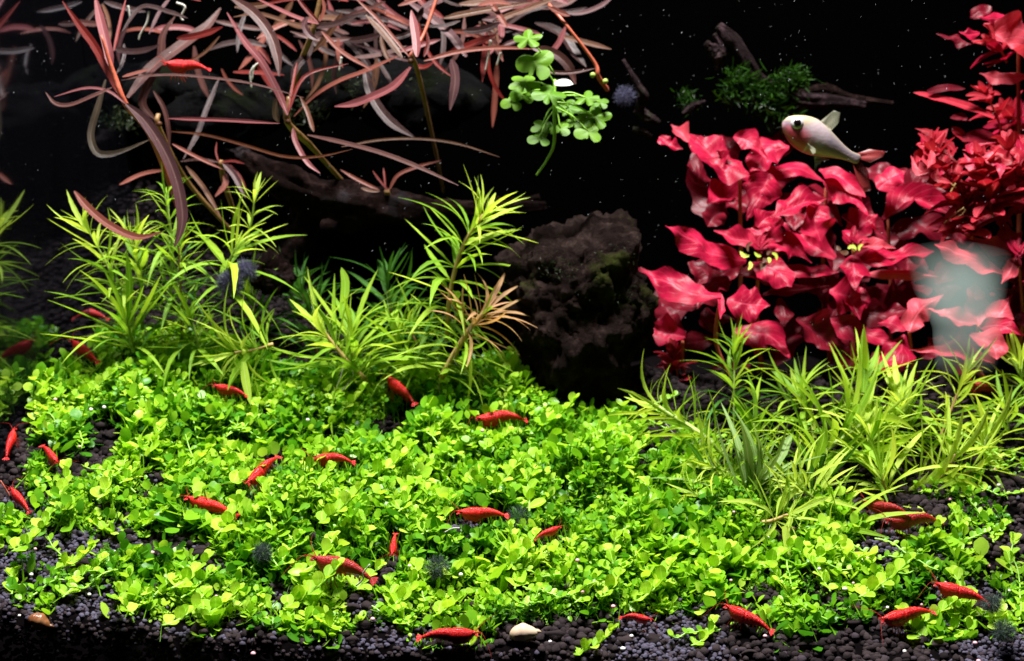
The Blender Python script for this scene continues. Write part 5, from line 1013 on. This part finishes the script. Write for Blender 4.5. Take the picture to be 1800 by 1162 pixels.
def finmat(name, col, tr):
    m, nt, out = newmat(name); tc = nt.nodes.new('ShaderNodeTexCoord'); sx = nt.nodes.new('ShaderNodeSeparateXYZ'); nt.links.new(tc.outputs['UV'], sx.inputs[0])
    w_ = mth(nt, 'PINGPONG', mth(nt, 'MULTIPLY', sx.outputs[0], 9), .5); p = principled(nt, None, mixc(nt, w_, col, tuple(min(1, q * 1.5) for q in col)), .4, .4)
    t = nt.nodes.new('ShaderNodeBsdfTransparent'); mx = nt.nodes.new('ShaderNodeMixShader'); mr = nt.nodes.new('ShaderNodeMapRange'); mr.inputs[1].default_value = 0; mr.inputs[2].default_value = 1; mr.inputs[3].default_value = tr; mr.inputs[4].default_value = min(1, tr + .35)
    nt.links.new(sx.outputs[1], mr.inputs[0]); nt.links.new(mr.outputs[0], mx.inputs[0]); nt.links.new(p.outputs[0], mx.inputs[1]); nt.links.new(t.outputs[0], mx.inputs[2]); nt.links.new(mx.outputs[0], out.inputs[0]); return m
FM = finmat('tail_fin', (.20, .022, .022), .1); FC = finmat('clear_fin', (.42, .42, .30), .5)
def fin(name, root, tip, mat, th=.0, Yo=0):              # root and tip edges as px polylines of equal count
    V = []; Fc = []; UV = []; n_, k_ = len(root), 6
    for i_ in range(n_):
        for j_ in range(k_ + 1):
            f = j_ / k_; V.append(P(root[i_][0] * (1 - f) + tip[i_][0] * f, root[i_][1] * (1 - f) + tip[i_][1] * f, FY + Yo + .12 * math.sin(f * 2 + i_))); UV.append((i_ / (n_ - 1), f))
    for i_ in range(n_ - 1):
        for j_ in range(k_): a = i_ * (k_ + 1) + j_; Fc.append((a, a + 1, a + k_ + 2, a + k_ + 1))
    o = part(name, V, Fc, mat, fi, uv=UV); md = o.modifiers.new('thick', 'SOLIDIFY'); md.thickness = .0002; return o
fin('tail_fin', [(1500, 272), (1504, 274), (1507, 276), (1509, 279)], [(1528, 262), (1556, 266), (1552, 276), (1530, 286)], FM)
fin('tail_fin', [(1508, 278), (1506, 282), (1502, 284), (1498, 284)], [(1526, 300), (1531, 335), (1519, 338), (1506, 318)], FM)
fin('dorsal_fin', [(1440, 215), (1447, 219), (1454, 224), (1461, 230)], [(1458, 200), (1466, 194), (1477, 198), (1474, 216)], FC)
fin('anal_fin', [(1432, 272), (1440, 274), (1448, 277), (1458, 280)], [(1432, 300), (1436, 292), (1446, 284), (1458, 284)], FC)
fin('pectoral_fin', [(1420, 252), (1421, 256), (1422, 260)], [(1434, 262), (1434, 268), (1429, 272)], FC, Yo=-.9)

# ------------------------------------------------------------------ snails
def snail(px, py, L, h, cols, name, label, seed, tilt):
    g = G(px, py + h * .35, .2); Y = g.y; c0 = P(px, py, Y); k_ = pix(Y); t = thing(name, label, 'snail', c0); v, f = ico(4); V = []
    for q in v:
        q = Vector(q); x_ = q.x; r_ = (1 - .35 * max(0, x_)) * (1 + .04 * math.cos(x_ * 9)); p = Vector((x_ * L * .5 * k_, q.y * h * .5 * k_ * r_, q.z * h * .5 * k_ * r_ + .04 * math.cos(x_ * 3)))
        V.append(c0 + Matrix.Rotation(math.radians(tilt), 3, 'Y') @ p)
    part('shell', V, [tuple(q) for q in f.tolist()], simple(name + '_shell', cols, .3, .5, 120, .3, .0006), t)
    tip = c0 + Matrix.Rotation(math.radians(tilt), 3, 'Y') @ Vector((L * .5 * k_, 0, 0)); V_, F_ = tube([tip - Vector((.25, 0, 0)), tip, tip + Vector((.12, 0, -.04))], [h * .18 * k_, h * .12 * k_, .02], 10, 8); part('spire', V_, F_, simple(name + '_spire', [(0, cols[0][1]), (1, cols[1][1])], .35, .5, 200, .3), t)
    foot = [c0 + Vector((a_ * L * k_, 0, -h * .42 * k_)) for a_ in (-.38, 0, .3)]; V_, F_ = tube(foot, [.04, .16, .05], 8, 10); part('foot', V_, F_, M['bstem'], t)
snail(70, 1092, 44, 27, [(.3, (.05, .018, .008)), (.5, (.22, .08, .03)), (.7, (.40, .20, .09))], 'snail', 'small mottled brown snail on the gravel in the lower left corner', 1, 25)
snail(921, 1112, 54, 32, [(0, (.42, .27, .17)), (.5, (.58, .42, .30)), (1, (.70, .58, .46))], 'snail', 'pale beige snail on the front gravel right of the crossing shrimp', 2, -5)

# ------------------------------------------------------------------ fertiliser pellets
pms = []
for mk_ in ('pellet_pink', 'pellet_white'):
    v_, f_ = i2; pm = mesh('pellet', [Vector(q) * .078 * S for q in v_], [tuple(q) for q in f_.tolist()]); pm.materials.append(M[mk_]); pms.append(pm)
PL = [(28, 963), (200, 970), (268, 971), (157, 1045), (34, 1082), (445, 1149), (655, 1088), (97, 744), (183, 716), (140, 785), (277, 868), (97, 702), (427, 728), (541, 738), (810, 1010), (840, 1070), (967, 1128), (1131, 1110), (1110, 1118), (1078, 1066), (1015, 985), (1114, 882), (1122, 908), (1025, 1040), (1210, 945), (1485, 1035), (1500, 1025),
      (1690, 961), (1676, 995), (1662, 1024), (1620, 1063), (1642, 1093), (1764, 1085), (1714, 1130), (1720, 1162), (1750, 825), (1756, 853), (1670, 878), (1488, 866), (1575, 822), (848, 757), (575, 905), (118, 758), (55, 1010), (1724, 1080), (1774, 1038), (1738, 995), (1350, 945), (1285, 1020), (1560, 1068), (380, 1048), (720, 995), (1205, 895),
      (1395, 930), (1290, 900), (160, 720), (545, 1108), (1440, 1000), (62, 965), (1095, 1140), (1590, 1145), (1345, 1118), (1735, 905)]
first = True
for q, (a_, b_) in enumerate(PL):
    r = random.Random(q); ip = in_poly(np.array([float(a_)]), np.array([float(b_)]), POLY)[0] and not in_holes(np.array([float(a_)]), np.array([float(b_)]))[0]
    g = G(a_, b_, .25); h = .3
    if ip: h = float(canopy(np.array(g.x), np.array(g.y))) * 1.0
    g = G(a_, b_, h); w_ = r.random() < .45; o = link('fertiliser_pellet', pms[w_], None, None, g * S); s = r.uniform(.75, 1.35); o.scale = (s * r.uniform(.9, 1.2), s, s * r.uniform(.8, 1))
    tag(o, place_label('white pellet' if w_ else 'pink pellet', a_, b_), 'pellet', 'fertiliser pellets scattered over the bed')

# ------------------------------------------------------------------ fine specks drifting in the water
n = 1150; px_ = nr.uniform(0, 1800, n); py_ = nr.uniform(0, 640, n); kk = nr.uniform(0, 1, n) < np.where(px_ > 1050, 1.0, .55) * np.where(py_ > 420, .35, 1); px_, py_ = px_[kk], py_[kk]; n = len(px_)
Yy = nr.uniform(6, 30, n); pos = np.array([P(a_, b_, y_)[:] for a_, b_, y_ in zip(px_, py_, Yy)]); d = nr.normal(0, .5, (n, 3)) + np.array([.5, 0, .8]); d /= np.linalg.norm(d, axis=1, keepdims=True)
ln = nr.uniform(.01, .08, n); wd = .003 + .010 * nr.uniform(0, 1, n) ** 3; e1 = np.cross(d, [0, 1, 0.01]); e1 /= np.linalg.norm(e1, axis=1, keepdims=True); e2 = np.cross(d, e1)
V = np.stack([pos - d * ln[:, None], pos + e1 * wd[:, None], pos + e2 * wd[:, None], pos - e1 * wd[:, None], pos - e2 * wd[:, None], pos + d * ln[:, None]], 1).reshape(-1, 3)
tr = np.array([(0, 2, 1), (0, 3, 2), (0, 4, 3), (0, 1, 4), (5, 1, 2), (5, 2, 3), (5, 3, 4), (5, 4, 1)]); Q = (tr[None] + (np.arange(n) * 6)[:, None, None]).reshape(-1, 3)
tag(link('water_speck', big_mesh('water_speck', V, Q, None, k=3), M['speck']), kind='stuff')

# ------------------------------------------------------------------ hazy front pane reflection, added as a milky volume in the water
refl_rows = [(1688, 662, 10), (1695, 650, 52), (1710, 625, 66), (1712, 600, 72), (1712, 575, 74), (1708, 550, 82), (1700, 520, 90), (1690, 490, 98), (1682, 460, 104), (1678, 440, 92), (1676, 428, 50), (1676, 422, 12)]
V = []; Fc = []; sides = 28; cs = smooth_pts([Vector(q) for q in refl_rows], 40); GY = 6
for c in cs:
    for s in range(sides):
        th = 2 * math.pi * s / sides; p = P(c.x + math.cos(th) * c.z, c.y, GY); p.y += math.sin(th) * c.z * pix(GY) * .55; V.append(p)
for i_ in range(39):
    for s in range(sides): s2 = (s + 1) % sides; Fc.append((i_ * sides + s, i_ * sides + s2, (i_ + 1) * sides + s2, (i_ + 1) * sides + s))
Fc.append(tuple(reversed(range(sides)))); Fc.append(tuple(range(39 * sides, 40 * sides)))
m, nt, out = newmat('reflection_haze'); pv = nt.nodes.new('ShaderNodeVolumePrincipled'); pv.inputs['Color'].default_value = (.70, .88, .82, 1)
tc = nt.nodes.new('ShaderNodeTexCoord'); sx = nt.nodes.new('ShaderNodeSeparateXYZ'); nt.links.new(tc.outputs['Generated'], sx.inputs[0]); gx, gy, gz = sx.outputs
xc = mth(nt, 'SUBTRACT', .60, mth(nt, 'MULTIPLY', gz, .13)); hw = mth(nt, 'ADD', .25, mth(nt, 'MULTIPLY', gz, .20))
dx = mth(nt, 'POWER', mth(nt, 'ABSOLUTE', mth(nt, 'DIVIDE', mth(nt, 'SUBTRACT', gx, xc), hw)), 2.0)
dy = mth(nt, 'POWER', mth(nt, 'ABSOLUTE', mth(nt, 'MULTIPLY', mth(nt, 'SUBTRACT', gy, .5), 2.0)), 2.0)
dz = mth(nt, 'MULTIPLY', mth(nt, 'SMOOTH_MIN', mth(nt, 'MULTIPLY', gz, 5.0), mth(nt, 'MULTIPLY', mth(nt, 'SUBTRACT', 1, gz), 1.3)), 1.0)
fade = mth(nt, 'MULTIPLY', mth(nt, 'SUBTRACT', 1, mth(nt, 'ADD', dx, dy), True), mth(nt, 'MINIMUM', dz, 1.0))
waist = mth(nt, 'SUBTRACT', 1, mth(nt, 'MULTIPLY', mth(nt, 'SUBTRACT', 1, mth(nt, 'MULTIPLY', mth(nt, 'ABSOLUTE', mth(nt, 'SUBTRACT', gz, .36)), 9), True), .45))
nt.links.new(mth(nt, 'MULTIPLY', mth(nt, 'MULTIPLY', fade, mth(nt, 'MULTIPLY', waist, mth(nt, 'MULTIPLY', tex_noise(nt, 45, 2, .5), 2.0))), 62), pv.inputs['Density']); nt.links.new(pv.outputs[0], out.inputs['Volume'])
t = part('pane_reflection', V, Fc, m, None); tag(t, 'hazy pale teal reflection, built as a milky volume before the red leaves at right', 'pane reflection')
print('OBJECTS', len(bpy.data.objects))

# ------------------------------------------------------------------ green runners creeping over the gravel, with tiny leaves: one mass
Vr = []; Fr = []; Rr = []; lo, ld, ln_, lL, lr_ = [], [], [], [], []
rq = random.Random(99)
for q in range(150):
    a_, b_ = (rng.uniform(-10, 1810), rng.uniform(690, 1110)) if q % 3 else (lambda h_: (h_[0] + rq.uniform(-1, 1) * h_[2], h_[1] + rq.uniform(-1, 1) * h_[3]))(rq.choice(HOLES))
    g = G(a_, b_, .1); an = rq.uniform(0, 6.28); pts = []; d_ = Vector((math.cos(an), math.sin(an), 0)); p = Vector(g); L = rq.uniform(1.2, 4.0)
    if not inside(g.x, g.y): continue
    nn = 8
    for k_ in range(nn):
        ip = in_poly(np.array([a_]), np.array([b_]), POLY)[0]
        base = Hs(p.x, p.y) + .12 + .9 * (k_ / nn) ** 2 * rq.uniform(.4, 1.0) + (float(canopy(np.array(p.x), np.array(p.y))) * .7 if ip and q % 3 else 0)
        pts.append(Vector((p.x, p.y, base))); p = p + d_ * L / nn; d_ = Matrix.Rotation(rq.uniform(-.35, .35), 3, 'Z') @ d_
    if any(bool(cleared(*[np.array(v) for v in p_], 8)) or p_.y < .1 for p_ in pts): continue
    V_, F_ = tube(pts, [.05, .035], 5, 22); b0 = len(Vr); Vr += [tuple(v) for v in V_]; Fr += [tuple(i_ + b0 for i_ in f) for f in F_[:-2]]
    c = smooth_pts(pts, 16)
    for k_ in range(2, 16, 2):
        for sd in (-1, 1):
            T = (c[k_] - c[k_ - 1]).normalized(); out = T.cross(Vector((0, 0, 1))) * sd; lo.append(c[k_][:]); ld.append((out + T * .5 + Vector((0, 0, rq.uniform(.1, .8))))[:]); ln_.append((Vector((0, -.2, 1)) - out * .3)[:]); lL.append(rq.uniform(.2, .42)); lr_.append(rq.uniform(.3, .9))
o_ = link('runner', mesh('runner', [Vector(v) * S for v in Vr], Fr), M['cstem']); tag(o_, kind='stuff')
lL = np.array(lL); V_, Q_, R_ = leaf_batch(np.array(lo), np.array(ld), np.array(ln_), lL, lL * .7, np.zeros(len(lL)), np.full(len(lL), .1), np.array(lr_)); tag(link('runner_leaves', big_mesh('runner_leaves', V_, Q_, R_), M['carpet']), kind='stuff')
